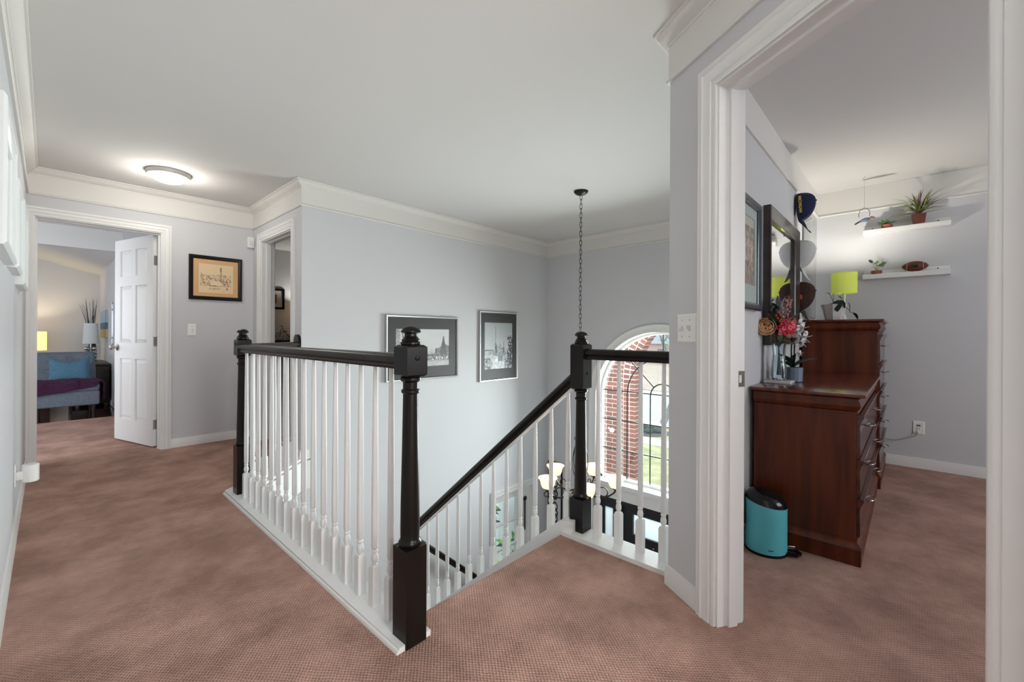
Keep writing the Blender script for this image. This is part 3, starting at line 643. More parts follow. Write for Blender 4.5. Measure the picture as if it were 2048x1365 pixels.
# ================================================================== pictures of the stairwell
def frame_pic(name, label, cat, fn, u0, u1, w0, w1, fw, fd, fmat, mat_rgb, mw, art, nx, ny, glass=True, bead=None, group=None, outer=None):
    """fn(u, w, d): d out of the wall. Frame > mat_board, print, glass"""
    c = fn((u0+u1)/2, w0, 0); t = thing(name, label, cat, c, group)
    fr = [(0, 0), (0, fd*0.8), (-fw*0.2, fd), (-fw*0.7, fd*0.9), (-fw, fd*0.55), (-fw, 0)]
    obj('frame', MB().sweep([(u0, w0), (u0, w1), (u1, w1), (u1, w0)], outer or fr, fn, closed=True), fmat, t)
    i0, i1, j0, j1 = u0+fw*0.9, u1-fw*0.9, w0+fw*0.9, w1-fw*0.9
    ml, mr, mb_, mt_ = mw
    bd = MB().slab(i0, i1, j0, j1, [(i0+ml, i1-mr, j0+mb_, j1-mt_)], 0.002, fd*0.40, fn)
    obj('mat_board', bd, mat('mat_%d_%d_%d' % mat_rgb, mat_rgb, 0.8), t)
    a0, a1, b0, b1 = i0+ml, i1-mr, j0+mb_, j1-mt_
    if art: raster('print', mat_attr('printed_paper', 0.6), t, nx, ny, art, lambda u, v: fn(a0+(a1-a0)*u, b0+(b1-b0)*v, fd*0.30))
    if glass: obj('glass_pane', MB().add([fn(i0, j0, fd*0.5), fn(i1, j0, fd*0.5), fn(i1, j1, fd*0.5), fn(i0, j1, fd*0.5)], [(0, 1, 2, 3)]), PICGLASS, t, smooth=0)
    return t
SILVER = mat('silver_metal_frame', (196, 198, 198), 0.3, 0.9)
def nz2(u, v, s):
    i, j = math.floor(u*s), math.floor(v*s); f, g = u*s-i, v*s-j
    f, g = f*f*(3-2*f), g*g*(3-2*g)
    return (hsh(i, j, s)*(1-f)+hsh(i+1, j, s)*f)*(1-g) + (hsh(i, j+1, s)*(1-f)+hsh(i+1, j+1, s)*f)*g
def art_street(u, v):
    g = 190+18*v+6*nz2(u, v, 6)
    if v < 0.16: g = 168+30*nz2(u, v*4, 20) - (30 if v > 0.13 else 0)
    bush = 0.34+0.12*nz2(u, 0, 9)+(0.14 if u > 0.72 else 0)
    if 0.16 <= v < bush and u > 0.5: g = 74+70*nz2(u, v, 34)
    if 0.16 <= v < 0.25 and u > 0.45 and nz2(u, v, 60) > 0.62: g = 225
    if 0.34 <= v < 0.52 and 0.28 < u < 0.7 and nz2(u, 0.3, 22) > (v-0.3)*3.2: g = 150+70*nz2(u, v, 40)
    tx = (u-0.885)/0.055
    if 0.3 < v < 0.86 and abs(tx) < max(0.0, (0.86-v)/0.42)+0.08*(nz2(u, v, 40)-.5): g = 66+40*nz2(u, v, 44)
    if u < 0.075: g = 128+70*nz2(u*3, v, 30)
    elif u < 0.10: g = 210
    if 0.10 < u < 0.16 and v > 0.55 and abs(u-0.10-(1-v)*0.13) < 0.008: g = 60
    return (g, g+1, g+2)
def art_church(u, v):
    g = 176+30*(1-v)+8*nz2(u, v, 7)
    if v < 0.30: g = 150+80*nz2(u, v, 26)+(30 if abs(u-.5) < .22 else 0)
    if abs(u-0.38) < 0.004+max(0, (0.66-v))*0.09 and 0.4 < v < 0.92: g = 70+70*nz2(u, v, 50)
    if 0.28 < v < 0.40+max(0, 0.17-abs(u-0.55)*1.4) and 0.28 < u < 0.82: g = 118+90*nz2(u, v, 38)
    for q in (0.42, 0.68):
        if abs(u-q) < max(0, (0.60-v)*0.12) and 0.35 < v: g = 96
    if 0.30 < v < 0.44 and (u < 0.27 or u > 0.75): g = 150+60*nz2(u, v, 30)
    if 0.395 < v < 0.41 and u < 0.3: g = 100
    if abs(u-.56) < .09 and .16 < v < .3: g = 120+50*nz2(u, v, 40)
    if u > 0.80+0.12*nz2(0, v, 9) and 0.05 < v < 0.72 and nz2(u, v, 46) > 0.38: g = 40+30*nz2(u, v, 60)
    if v < 0.24 and (u < .2 or u > .72) and nz2(u, v, 50) > .55: g = 88
    return (g-6, g, g+3)
frame_pic('framed_photograph', 'wide black and white street photograph in a silver frame on the stair wall', 'picture', lambda u, w, d: (u, 3.885-d, w), 2.305, 3.245, 0.612, 1.296, 0.022, 0.030, SILVER, (58, 57, 57), (0.10, 0.105, 0.12, 0.12), art_street, 96, 60, group=None)
frame_pic('framed_photograph', 'upright black and white church photograph in a silver frame near the corner', 'picture', lambda u, w, d: (u, 3.885-d, w), 3.585, 4.28, 0.515, 1.392, 0.022, 0.030, SILVER, (56, 55, 55), (0.075, 0.075, 0.13, 0.12), art_church, 64, 92)
# tall narrow panel with iron scrollwork by the front door
def art_scroll(u, v):
    s = 0.5+0.32*math.sin(v*26); d = abs(u-s)
    k = abs(math.hypot((u-0.5)*0.6, ((v*7) % 1-0.5)*0.5)-0.17) < 0.045
    return (46, 46, 48) if d < 0.09 or k else (206, 208, 210)
frame_pic('scroll_picture', 'tall narrow black framed panel with scroll pattern beside the chandelier', 'panel', lambda u, w, d: (4.95-d, u, w), 3.60, 3.85, -2.0, -0.72, 0.022, 0.025, BLACK, (200, 203, 206), (0.04, 0.04, 0.04, 0.04), art_scroll, 20, 110, glass=False)
# ================================================================== outdoors
def mat_ground(name, a, b, s): return mat(name, a, 0.95, rgb2=b, nscale=s, detail=6)
GZ = -3.15
tag(obj('lawn', MB().box(5.15, 19.6, -14, 40, GZ-0.2, GZ), mat_ground('winter_grass', (150, 152, 112), (190, 182, 142), 3.0)), 'pale winter lawn outside the arched window', 'lawn', None, 'structure')
tag(obj('street', MB().box(20.6, 32, -30, 60, GZ-0.2, GZ-0.08), mat_ground('pale_asphalt', (172, 178, 186), (188, 193, 200), 2.0)), 'pale grey street beyond the lawn', 'street', None, 'structure')
tag(obj('kerb', MB().box(19.6, 20.6, -14, 40, GZ-0.2, GZ-0.02), mat('kerb_concrete', (205, 207, 208), 0.9)), 'light concrete kerb between lawn and street', 'kerb', None, 'structure')
tag(obj('far_verge', MB().box(32, 90, -60, 120, GZ-0.2, GZ), mat_ground('far_grass', (168, 152, 140), (186, 166, 150), 0.7)), 'brownish verge on the far side of the street', 'verge', None, 'structure')
tag(obj('garden_path', MB().box(15.9, 16.9, -14, 40, GZ-0.1, GZ+0.012), mat('path_concrete', (196, 196, 194), 0.9)), 'pale concrete path across the lawn', 'path', None, 'structure')
bed = thing('planting_bed', 'round dark mulch bed with low shrub by the kerb', 'planting bed', (17.9, 8.4, GZ))
obj('mulch', MB().lathe([(0.0001, GZ+0.10), (0.5, GZ+0.08), (0.85, GZ+0.03), (0.95, GZ-0.01)], (17.9, 8.4, 0), 24), mat_ground('mulch', (70, 72, 76), (98, 98, 100), 20), bed)
for q in range(7):
    a = q*0.9; obj('shrub_tuft', MB().ell((17.9+0.42*math.cos(a), 8.4+0.42*math.sin(a), GZ+0.14), (0.2, 0.2, 0.14), 10, 6), mat('dark_shrub', (62, 72, 66), 0.9, bump=0.8, bscale=30), bed)
# leafless street tree
def tree(name, label, base, h, seed, lean=(0, 0), depth=4, rad=0.16, mt=None):
    rnd = random.Random(seed); t = thing(name, label, 'tree', base, 'bare trees by the street')
    mt = mt or mat('grey_bark', (126, 132, 126), 0.9)
    def grow(p, d, L, r, lev, par):
        pts = [p]; q = p.copy(); dd = d.copy()
        for k in range(4):
            dd = (dd + Vector((rnd.uniform(-.16, .16), rnd.uniform(-.16, .16), rnd.uniform(-.03, .1)))).normalized(); q = q+dd*L/4; pts.append(q.copy())
        me = MB().tube(pts, [r*(1-0.13*k) for k in range(5)], 6 if lev < 2 else 4)
        if lev == 0: nonlocal_root.append(obj('trunk', me, mt, t)); par = nonlocal_root[0]
        elif lev == 1: par = obj('branch', me, mt, nonlocal_root[0])
        else: twigs.v_f.append(me)
        if lev < depth:
            for k in range(rnd.randint(3, 4)):
                pp = pts[rnd.randint(2, 4)]
                nd = (dd + Vector((rnd.uniform(-1, 1), rnd.uniform(-1, 1), rnd.uniform(-0.1, 0.8)))).normalized()
                grow(pp, nd, L*rnd.uniform(0.55, 0.8), r*0.52, lev+1, par)
    nonlocal_root = []
    class T: v_f = []
    twigs = T(); twigs.v_f = []
    grow(Vector(base), Vector((lean[0], lean[1], 1)).normalized(), h, rad, 0, None)
    tw = MB()
    for m in twigs.v_f: tw.add(m.v, m.f)
    o = obj('twigs', tw, mt, t); o['kind'] = 'stuff'
    return t
tree('bare_tree', 'leaning leafless tree seen through the arched window', (20.2, 8.75, GZ), 3.4, 3, (0.15, -0.45), 4, 0.17)
for k, (x, y, h, lb) in enumerate(((45, 14, 4.5, 'first bare tree on the far verge from the left'), (50, 20.5, 5, 'second bare tree on the far verge from the left'), (46, 27, 4.8, 'third bare tree on the far verge from the left'), (52, 33, 5.2, 'rightmost bare tree on the far verge'))):
    tree('bare_tree', lb, (x, y, GZ), h, 20+k, (0, 0), 4, 0.2, mat('far_bark', (168, 176, 182), 0.9))
def house(name, label, x, y, wd, rgb):
    t = thing(name, label, 'house', (x, y, GZ), 'houses across the street')
    obj('wall', MB().box(x, x+8, y, y+wd, GZ, GZ+3), mat('siding_%d' % rgb[0], rgb, 0.9), t)
    obj('roof', MB().prism([(-0.5, GZ+3), (8.5, GZ+3), (4, GZ+5.6)], y-0.4, y+wd+0.4, lambda a, b, h: (x+a, h, b)), mat('roof_shingle', (150, 152, 158), 0.9), t)
    for q in (0.25, 0.7): obj('window', MB().box(x-0.04, x, y+wd*q-0.6, y+wd*q+0.6, GZ+1, GZ+2.2), mat('far_window', (96, 104, 112), 0.2), t)
house('brick_house', 'distant pinkish brick house across the street', 62, 18, 13, (186, 158, 152))
house('pale_house', 'distant pale house across the street behind the pillar', 64, 36, 13, (196, 196, 192))
# ------------------------------------------------------------------ brick porch arch: every brick a part of the porch wall
BXF, BXB = 6.60, 6.79
AC, AZ, AR = 2.2, 0.36, 1.127
MORT = mat('mortar', (216, 208, 196), 0.95)
BR = [mat('brick_red_%d' % k, c, 0.85, rgb2=tuple(int(v*0.82) for v in c), nscale=30) for k, c in enumerate(((142, 86, 74), (128, 78, 69), (154, 96, 84)))]
cr = MB()
m_ = 0.010
mp_ = [(4.6, GZ), (AC+AR+m_, GZ)] + [(AC+(AR+m_)*math.cos(PI*k/36), AZ+(AR+m_)*math.sin(PI*k/36)) for k in range(37)] + [(AC-AR-m_, GZ), (-0.2, GZ), (-0.2, 1.95), (4.6, 1.95)]
cr.prism(mp_, BXF+0.008, BXB-0.004, lambda a, b, h: (h, a, b))
pw = struct('wall_porch', cr, MORT, 'red brick porch arch outside the arched window', 'wall', smooth=0)
BH, BP = 0.060, 0.0745
half = MB().box(-(BXB-BXF)/2, (BXB-BXF)/2, -0.0500, 0.0500, -BH/2, BH/2)
bmesh_half = [half.mesh('brick', m, 0) for m in BR]
full = MB().box(-(BXB-BXF)/2, (BXB-BXF)/2, -0.0935, 0.0935, -BH/2, BH/2)
bmesh_full = [full.mesh('brick', m, 0) for m in BR]
xc = (BXF+BXB)/2; nb = 0
# the stacked surround and its radial continuation
zk = AZ-BP/2
while zk > -1.62:
    for q in range(2): inst(random.choice(bmesh_half), 'brick', pw, TR(xc+random.uniform(-.0015, .0015), AC+AR+0.0525+q*0.1155, zk)); nb += 1
    zk -= BP
NV = 47
for q in range(2):
    for k in range(NV):
        a = PI*(k+0.5)/NV; r = AR+0.0525+q*0.1155
        if a > PI*0.68: continue
        M4 = Matrix.Translation((xc, AC+r*math.cos(a), AZ+r*math.sin(a))) @ Matrix.Rotation(a, 4, 'X')
        inst(random.choice(bmesh_half), 'brick', pw, M4); nb += 1
RO = AR+0.105+0.1155+0.008
row = 0; zk = -1.60
while zk < 1.55:
    dz = zk-AZ
    y0 = AC+RO if dz <= 0 else (AC+math.sqrt(max(0, RO**2-dz**2)) if dz < RO else AC)
    y0 += 0.004; y = y0+(0.105 if row % 2 else 0); 
    if row % 2: inst(random.choice(bmesh_half), 'brick', pw, TR(xc, y0+0.0525, zk)); y = y0+0.115
    while y < 4.30 and nb < 330:
        inst(random.choice(bmesh_full), 'brick', pw, TR(xc+random.uniform(-.0015, .0015), y+0.096, zk)); y += 0.202; nb += 1
    zk += BP; row += 1
# the pier on the other side and the foot, out of view: the same bricks joined
rest = MB()
zk = GZ+0.05; row = 0
while zk < 1.8:
    dz = zk-AZ; ym = AC-RO if dz <= 0 else (AC-math.sqrt(max(0, RO**2-dz**2)) if dz < RO else AC)
    y = ym-0.2-(0.1 if row % 2 else 0)
    while y > 0.0:
        rest.box(BXF, BXB, y, y+0.192, zk-BH/2, zk+BH/2); y -= 0.202
    if dz < 0: rest.box(BXF, BXB, AC-AR-0.105, AC-AR, zk-BH/2, zk+BH/2); rest.box(BXF, BXB, AC-AR-0.22, AC-AR-0.1155, zk-BH/2, zk+BH/2)
    zk += BP; row += 1
o = obj('brickwork', rest, BR[0], pw, 0); o['kind'] = 'stuff'
struct('ceiling_porch', MB().box(5.15, 6.8, -0.2, 4.6, 1.95, 2.05), WHITE, 'white porch roof above the brick arch', 'ceiling')
pl = thing('porch_lamp', 'small white lamp fixed to the porch bricks', 'lamp', (6.55, 3.78, -0.50))
obj('bracket', MB().tube([(6.60, 3.82, -0.50), (6.55, 3.80, -0.49), (6.50, 3.74, -0.50)], 0.012), WHITE2, pl)
obj('lamp_head', MB().lathe([(0.03, -0.03), (0.045, 0.0), (0.04, 0.03), (0.0001, 0.045)], (6.49, 3.70, -0.51), 14), WHITE2, pl)
# ================================================================== hall fittings
def flush_light(label, x, y, power):
    t = thing('ceiling_light', label, 'ceiling light', (x, y, CEIL))
    obj('metal_rim', MB().lathe([(0.150, CEIL), (0.150, CEIL-0.022), (0.144, CEIL-0.034), (0.128, CEIL-0.038), (0.122, CEIL-0.030), (0.122, CEIL)], (x, y, 0), 40), mat('satin_nickel_rim', (196, 194, 190), 0.4, 0.3), t)
    obj('glass_dome', MB().lathe([(0.124, CEIL-0.030), (0.118, CEIL-0.048), (0.098, CEIL-0.064), (0.065, CEIL-0.077), (0.030, CEIL-0.084), (0.0001, CEIL-0.086)], (x, y, 0), 40), mat('lit_opal_glass', (255, 252, 246), 0.3, emit=(255, 247, 234), estr=2.6), t)
    point('ceiling_light_glow', (x, y, CEIL-0.20), power, (1, 0.95, 0.87), 0.10)
flush_light('round flush ceiling light glowing near the far door', 0.675, 4.53, 6.5)
flush_light('round flush ceiling light added behind the viewpoint', 0.45, -1.3, 24)  # second fixture, added out of view to brighten the hall
def plate_switch(name, label, fn, u0, u1, w0, w1, toggles, cat='light switch'):
    t = thing(name, label, cat, fn((u0+u1)/2, (w0+w1)/2, 0))
    pl = MB(); m = 0.006
    pl.add([fn(*q) for q in ((u0, w0, 0), (u1, w0, 0), (u1, w1, 0), (u0, w1, 0), (u0+m*.4, w0+m*.4, 0.003), (u1-m*.4, w0+m*.4, 0.003), (u1-m*.4, w1-m*.4, 0.003), (u0+m*.4, w1-m*.4, 0.003), (u0+m, w0+m, 0.006), (u1-m, w0+m, 0.006), (u1-m, w1-m, 0.006), (u0+m, w1-m, 0.006))],
           [(3, 2, 1, 0), (8, 9, 10, 11)] + [(i*4+k, i*4+(k+1) % 4, i*4+4+(k+1) % 4, i*4+4+k) for i in range(2) for k in range(4)])
    obj('cover_plate', pl, WHITE2, t)
    wc = (w0+w1)/2
    for (u, up) in toggles:
        g = MB(); dz = 0.008*up
        g.add([fn(*q) for q in ((u-0.005, wc-0.012, 0.006), (u+0.005, wc-0.012, 0.006), (u+0.005, wc+0.012, 0.006), (u-0.005, wc+0.012, 0.006), (u-0.004, wc+dz-0.005, 0.018), (u+0.004, wc+dz-0.005, 0.018), (u+0.004, wc+dz+0.005, 0.018), (u-0.004, wc+dz+0.005, 0.018))],
              [(3, 2, 1, 0), (4, 5, 6, 7), (0, 1, 5, 4), (1, 2, 6, 5), (2, 3, 7, 6), (3, 0, 4, 7)])
        obj('toggle', g, mat('grey_white_toggle', (206, 206, 204), 0.4), t)
        for dv in (-0.034, 0.034):
            obj('screw', MB().add([fn(u+0.0035*math.cos(a), wc+dv+0.0035*math.sin(a), 0.0068) for a in [2*PI*k/8 for k in range(8)]], [tuple(range(8))]), NICKEL, t)
    return t
FYD = lambda u, w, d: (u, 5.19-d, w)
plate_switch('light_switch', 'single white light switch right of the open door', FYD, 0.925, 0.998, 1.074, 1.192, [(0.961, -1)])
plate_switch('light_switch', 'double white light switch on the angled wall', AW, 0.060, 0.180, 1.070, 1.190, [(0.095, -1), (0.142, 1)])
ms = thing('motion_sensor', 'small white alarm motion sensor high in the hall corner', 'motion sensor', (1.465, 5.17, 2.07))
obj('housing', MB().rbox(1.432, 1.494, 5.138, 5.188, 2.012, 2.128, 0.010), WHITE2, ms)
obj('lens', MB().rbox(1.440, 1.486, 5.132, 5.142, 2.030, 2.085, 0.004), mat('sensor_lens', (222, 222, 218), 0.3), ms)
def art_village(u, v):
    c = [238, 212, 168]
    top = 0.60+0.10*nz2(u, 0, 12)
    tower = abs(u-0.63) < 0.022 and v < 0.92-abs(u-.63)*2
    if (0.05 < u < 0.93 and 0.24 < v < top) or (tower and v > 0.3):
        k = nz2(u, v, 46)
        if k > 0.5: c = [150, 120, 96] if k > 0.72 else [196, 164, 128]
        if 0.33 < u < 0.66 and 0.27 < v < 0.42: c = [242, 218, 178]
    if tower and hsh(int(v*60), 3) > 0.4 and v > 0.35: c = [140, 112, 92]
    if 0.28 < u < 0.62 and abs(v-0.245) < 0.016*(1-abs(u-.45)/.17): c = [120, 40, 24]
    if 0.27 < u < 0.64 and 0.11 < v < 0.18 and nz2(u, v, 60) > 0.62: c = [150, 122, 104]
    d = abs(abs(u-0.815)-(0.20-v)*0.32)
    if 0.12 < v < 0.20 and d < 0.010: c = [70, 44, 34]
    if 0.66 < u < 0.74 and 0.05 < v < 0.075 and nz2(u, v, 80) > .45: c = [120, 90, 70]
    return tuple(c)
frame_pic('framed_drawing', 'village ink drawing with tan mat in a black frame', 'picture', FYD, 0.930, 1.386, 1.437, 1.880, 0.036, 0.022, BLACK, (222, 176, 122), (0.048, 0.046, 0.040, 0.046), art_village, 84, 72)
WF = mat('white_picture_frame', (222, 224, 224), 0.35)
FXL = lambda u, w, d: (-0.125+d, u, w)
WFP = [(0, 0), (0, 0.028), (-0.010, 0.036), (-0.022, 0.036), (-0.030, 0.028), (-0.050, 0.020), (-0.058, 0.024), (-0.064, 0.018), (-0.064, 0)]
def art_soft(u, v): g = 200-60*nz2(u, v, 5); return (g, g, g-4)
for (a, b, c, d, lb) in ((2.06, 2.70, 1.375, 1.850, 'largest and nearest of three white picture frames on the left wall'), (2.87, 3.29, 1.385, 1.785, 'small middle one of three white picture frames on the left wall'), (3.52, 4.12, 1.36, 1.83, 'farthest of three white picture frames on the left wall')):
    frame_pic('white_picture_frame', lb, 'picture', FXL, a, b, c, d, 0.064, 0.036, WF, (232, 232, 228), (0.06, 0.06, 0.06, 0.06), art_soft, 16, 16, outer=WFP, group='white frames on the left wall')
pg = thing('plug_in_night_light', 'white plug-in night light on the left wall socket', 'night light', (-0.11, 3.55, 0.33))
obj('cover_plate', MB().rbox(-0.124, -0.118, 3.515, 3.585, 0.27, 0.385, 0.002), WHITE2, pg)
obj('plug_body', MB().rbox(-0.118, -0.088, 3.53, 3.57, 0.300, 0.345, 0.004), WHITE2, pg)
obj('lamp_barrel', MB().lathe([(0.030, 0.282), (0.034, 0.286), (0.034, 0.372), (0.031, 0.376), (0.0001, 0.377)], (-0.066, 3.55, 0), 24), WHITE2, pg)
# ================================================================== study seen through the narrow doorway
def art_red(u, v):
    return (120+40*nz2(u, v, 9), 40+24*nz2(u, v, 14), 48) if 0.2 < u < 0.8 and 0.15 < v < 0.85 else (216, 206, 200)
frame_pic('framed_print', 'small red print in a dark frame inside the study', 'picture', lambda u, w, d: (u, 7.36-d, w), 2.17, 2.565, 1.488, 1.815, 0.035, 0.025, BLACK, (225, 222, 218), (0.03, 0.03, 0.03, 0.03), art_red, 30, 26)
DARKW = mat('espresso_wood', (40, 24, 20), 0.35, rgb2=(56, 34, 28), nscale=6, stretch=(1, 1, 4))
cs = thing('console_table', 'dark console table inside the study', 'table', (2.55, 7.2, 0))
obj('tabletop', MB().rbox(1.95, 3.15, 7.02, 7.34, 0.972, 1.0, 0.004), DARKW, cs)
obj('apron', MB().box(1.99, 3.11, 7.05, 7.31, 0.90, 0.972), DARKW, cs)
for x in (1.99, 3.07):
    for y in (7.05, 7.27): obj('leg', MB().box(x, x+0.04, y, y+0.04, 0, 0.9), DARKW, cs)
tc_ = thing('iron_tricycle', 'small black wrought iron tricycle ornament on the study table', 'ornament', (2.47, 7.15, 1.0))
def ring(c, r, n=24, ax='y'): return [(c[0]+r*math.cos(2*PI*k/n), c[1], c[2]+r*math.sin(2*PI*k/n)) for k in range(n)]
for (x, y, r) in ((2.585, 7.10, 0.042), (2.585, 7.20, 0.042), (2.43, 7.15, 0.058)):
    wl = obj('wheel', MB().tube(ring((x, y, 1.0+r+0.003), r), 0.0035, 6, True), IRON, tc_)
    for k in range(3):
        a = PI*k/3; obj('spoke', MB().tube([(x-r*math.cos(a), y, 1.003+r-r*math.sin(a)), (x+r*math.cos(a), y, 1.003+r+r*math.sin(a))], 0.0018, 5), IRON, wl)
obj('axle', MB().tube([(2.585, 7.095, 1.045), (2.585, 7.205, 1.045)], 0.003, 6), IRON, tc_)
obj('frame', MB().tube([(2.585, 7.15, 1.045), (2.545, 7.15, 1.07), (2.50, 7.15, 1.13), (2.47, 7.15, 1.19), (2.445, 7.15, 1.16), (2.43, 7.15, 1.061)], 0.0045, 6), IRON, tc_)
obj('handlebar', MB().tube([(2.44, 7.10, 1.215), (2.455, 7.12, 1.225), (2.465, 7.15, 1.20), (2.455, 7.18, 1.225), (2.44, 7.20, 1.215)], 0.004, 6), IRON, tc_)
obj('seat', MB().rbox(2.47, 2.53, 7.125, 7.175, 1.125, 1.14, 0.006), IRON, tc_)
def drum_lamp(name, label, c, zb, zs0, zs1, r, shade_m, base_m, base_prof, power, colr, rtop=None, bulb=True):
    t = thing(name, label, 'lamp', (c[0], c[1], zb)); rt = rtop or r
    obj('lamp_base', MB().lathe([(a, zb+b) for a, b in base_prof], (c[0], c[1], 0), 24), base_m, t)
    obj('lamp_shade', MB().lathe([(r, zs0), (rt, zs1), (rt-0.003, zs1), (r-0.003, zs0), (r, zs0)], (c[0], c[1], 0), 32), shade_m, t)
    if power:
        obj('bulb', MB().ell((c[0], c[1], (zs0+zs1)/2), (0.022, 0.022, 0.032), 12, 8), mat('lit_bulb', (255, 240, 220), 0.4, emit=(255, 226, 180), estr=10), t)
        point(name+'_glow', (c[0], c[1], (zs0+zs1)/2+0.045), power, colr, 0.03)
    return t
CREAM = mat_shade('cream_shade', (236, 226, 206), (255, 220, 170), 0.25)
drum_lamp('table_lamp', 'cream shaded lamp on the study table', (2.92, 7.17), 1.0, 1.33, 1.55, 0.12, CREAM, DARKW, [(0.06, 0), (0.06, 0.01), (0.012, 0.03), (0.03, 0.15), (0.01, 0.26), (0.008, 0.36), (0.0001, 0.36)], 12, (1, 0.97, 0.92))
# ================================================================== bedroom on the right: dresser and chest
def casework(name, label, x0, x1, y0, y1, h, cols, rows, chest=False):
    t = thing(name, label, 'dresser', ((x0+x1)/2, (y0+y1)/2, 0))
    zc0 = h-0.096
    obj('body', MB().box(x0, x1, y0, y1, 0.02, zc0+0.01), CHERRY, t)
    path = [(x0, y1), (x0, y0), (x1, y0)]
    cor = [(0, zc0), (0.010, zc0), (0.010, zc0+0.007), (0.004, zc0+0.011), (0.014, zc0+0.022), (0.020, zc0+0.036), (0.017, zc0+0.050), (0.011, zc0+0.062), (0.012, zc0+0.070), (0.022, zc0+0.078), (0.030, zc0+0.080), (0, zc0+0.080)]
    obj('cornice', MB().sweep(path, cor, side=-1), CHERRY, t)
    plh = [(0, 0), (0.022, 0), (0.022, 0.070), (0.026, 0.078), (0.024, 0.088), (0.014, 0.100), (0.006, 0.106), (0.006, 0.114), (0, 0.116)]
    obj('plinth', MB().sweep(path, plh, side=-1), CHERRY, t)
    obj('top', MB().rbox(x0-0.038, x1+0.0, y0-0.038, y1+0.012, h-0.016, h, 0.004), CHERRYT, t)
    for i in range(cols):
        a = x0+0.018+(x1-x0-0.036)*i/cols+0.004; b = x0+0.018+(x1-x0-0.036)*(i+1)/cols-0.004
        for (z0, z1) in rows:
            pf = [(0, z0), (0.012, z0), (0.016, z0+0.012), (0.014, z1-0.055), (0.020, z1-0.03), (0.030, z1-0.012), (0.030, z1), (0, z1)]
            dr = obj('drawer', MB().prism(pf, a, b, lambda d, z, X: (X, y0-d, z)), CHERRYD, t)
            c = ((a+b)/2, z0+(z1-z0)*0.56)
            for xh in ([c[0]] if chest else [c[0]]):
                pts = [(xh+0.046*math.cos(q), y0-0.036-0.020*math.sin(q), c[1]+0.003*math.sin(q)) for q in [2*PI*k/20 for k in range(20)]]
                obj('ring_pull', MB().tube(pts, 0.0034, 6, True), CHROME, dr)
                obj('pull_stem', MB().tube([(xh, y0-0.012, c[1]), (xh, y0-0.020, c[1])], 0.006, 8), CHROME, dr)
    return t
casework('dresser', 'low dark cherry dresser with ring pulls in the bedroom', 2.645, 4.035, 0.190, 0.630, 0.823, 2, [(0.125, 0.310), (0.318, 0.500), (0.508, 0.718)])
casework('tall_chest', 'taller dark cherry chest of drawers in the bedroom corner', 4.085, 4.92, 0.175, 0.630, 1.226, 1, [(0.125, 0.318), (0.326, 0.512), (0.520, 0.706), (0.714, 0.900), (0.908, 1.118)], True)
TZ, CZ = 0.823, 1.226
# ------------------------------------------------------------------ turquoise pedal bin
bx, by = 2.512, 0.541
bn = thing('pedal_bin', 'turquoise pedal bin with black lid beside the dresser', 'bin', (bx, by, 0))
BLKP = mat('black_plastic', (16, 15, 18), 0.18)
TURQ = mat('turquoise_enamel', (92, 186, 196), 0.35)
n = 40; fd = Vector((0.15, -0.989)); vs = []; fs = []
for (r, zb_, tl) in ((0.0925, 0.012, 0), (0.0935, 0.02, 0), (0.0935, 0.248, -0.16), (0.090, 0.252, -0.16)):
    for k in range(n):
        a = 2*PI*k/n; x, y = r*math.cos(a), r*math.sin(a); vs.append((bx+x, by+y, zb_+tl*(x*fd.x+y*fd.y)))
for i in range(3):
    for k in range(n): fs.append((i*n+k, i*n+(k+1) % n, (i+1)*n+(k+1) % n, (i+1)*n+k))
fs.append(tuple(range(n))[::-1]); fs.append(tuple(3*n+k for k in range(n)))
obj('bin_body', MB().add(vs, fs), TURQ, bn)
vs = []; fs = []
for i in range(8):
    e = PI/2*i/7; r = 0.0935*math.cos(e)**0.7 if i < 7 else 0.0005
    for k in range(n):
        a = 2*PI*k/n; x, y = r*math.cos(a), r*math.sin(a); vs.append((bx+x, by+y, 0.250+0.058*math.sin(e)-0.16*(x*fd.x+y*fd.y)))
for i in range(7):
    for k in range(n): fs.append((i*n+k, i*n+(k+1) % n, (i+1)*n+(k+1) % n, (i+1)*n+k))
obj('lid', MB().add(vs, fs), BLKP, bn)
obj('foot_ring', MB().lathe([(0.095, 0), (0.095, 0.012), (0.088, 0.013), (0.088, 0)], (bx, by, 0), 40), BLKP, bn)
pv = Matrix(((fd.x, -fd.y, 0), (fd.y, fd.x, 0), (0, 0, 1)))
def pb(pts): return [tuple(Vector((bx, by, 0)) + pv @ Vector(p)) for p in pts]
ped = MB().prism([(0.07, -0.020), (0.135, -0.036), (0.155, 0.0), (0.135, 0.036), (0.07, 0.020)], 0.006, 0.018, lambda a, b, h: pb([(a, b, h+(a-0.07)*0.08)])[0])
obj('pedal', ped, BLKP, bn)
obj('pedal_arm', MB().tube(pb([(0.085, 0.026, 0.018), (0.10, 0.028, 0.034), (0.125, 0.03, 0.036)]), 0.004, 6), CHROME, bn)
obj('rear_handle', MB().rbox(bx-0.045, bx+0.005, by+0.085, by+0.102, 0.12, 0.275, 0.006), BLKP, bn)
a_ = math.radians(205)
obj('maker_mark', MB().prism([(-0.012, -0.0018), (0.012, -0.0018), (0.012, 0.0018), (-0.012, 0.0018)], 0, 0.0008, lambda u, v, h: (bx+(0.0937+h)*math.cos(a_+u/0.0935), by+(0.0937+h)*math.sin(a_+u/0.0935), 0.036+v)), BLKP, bn)
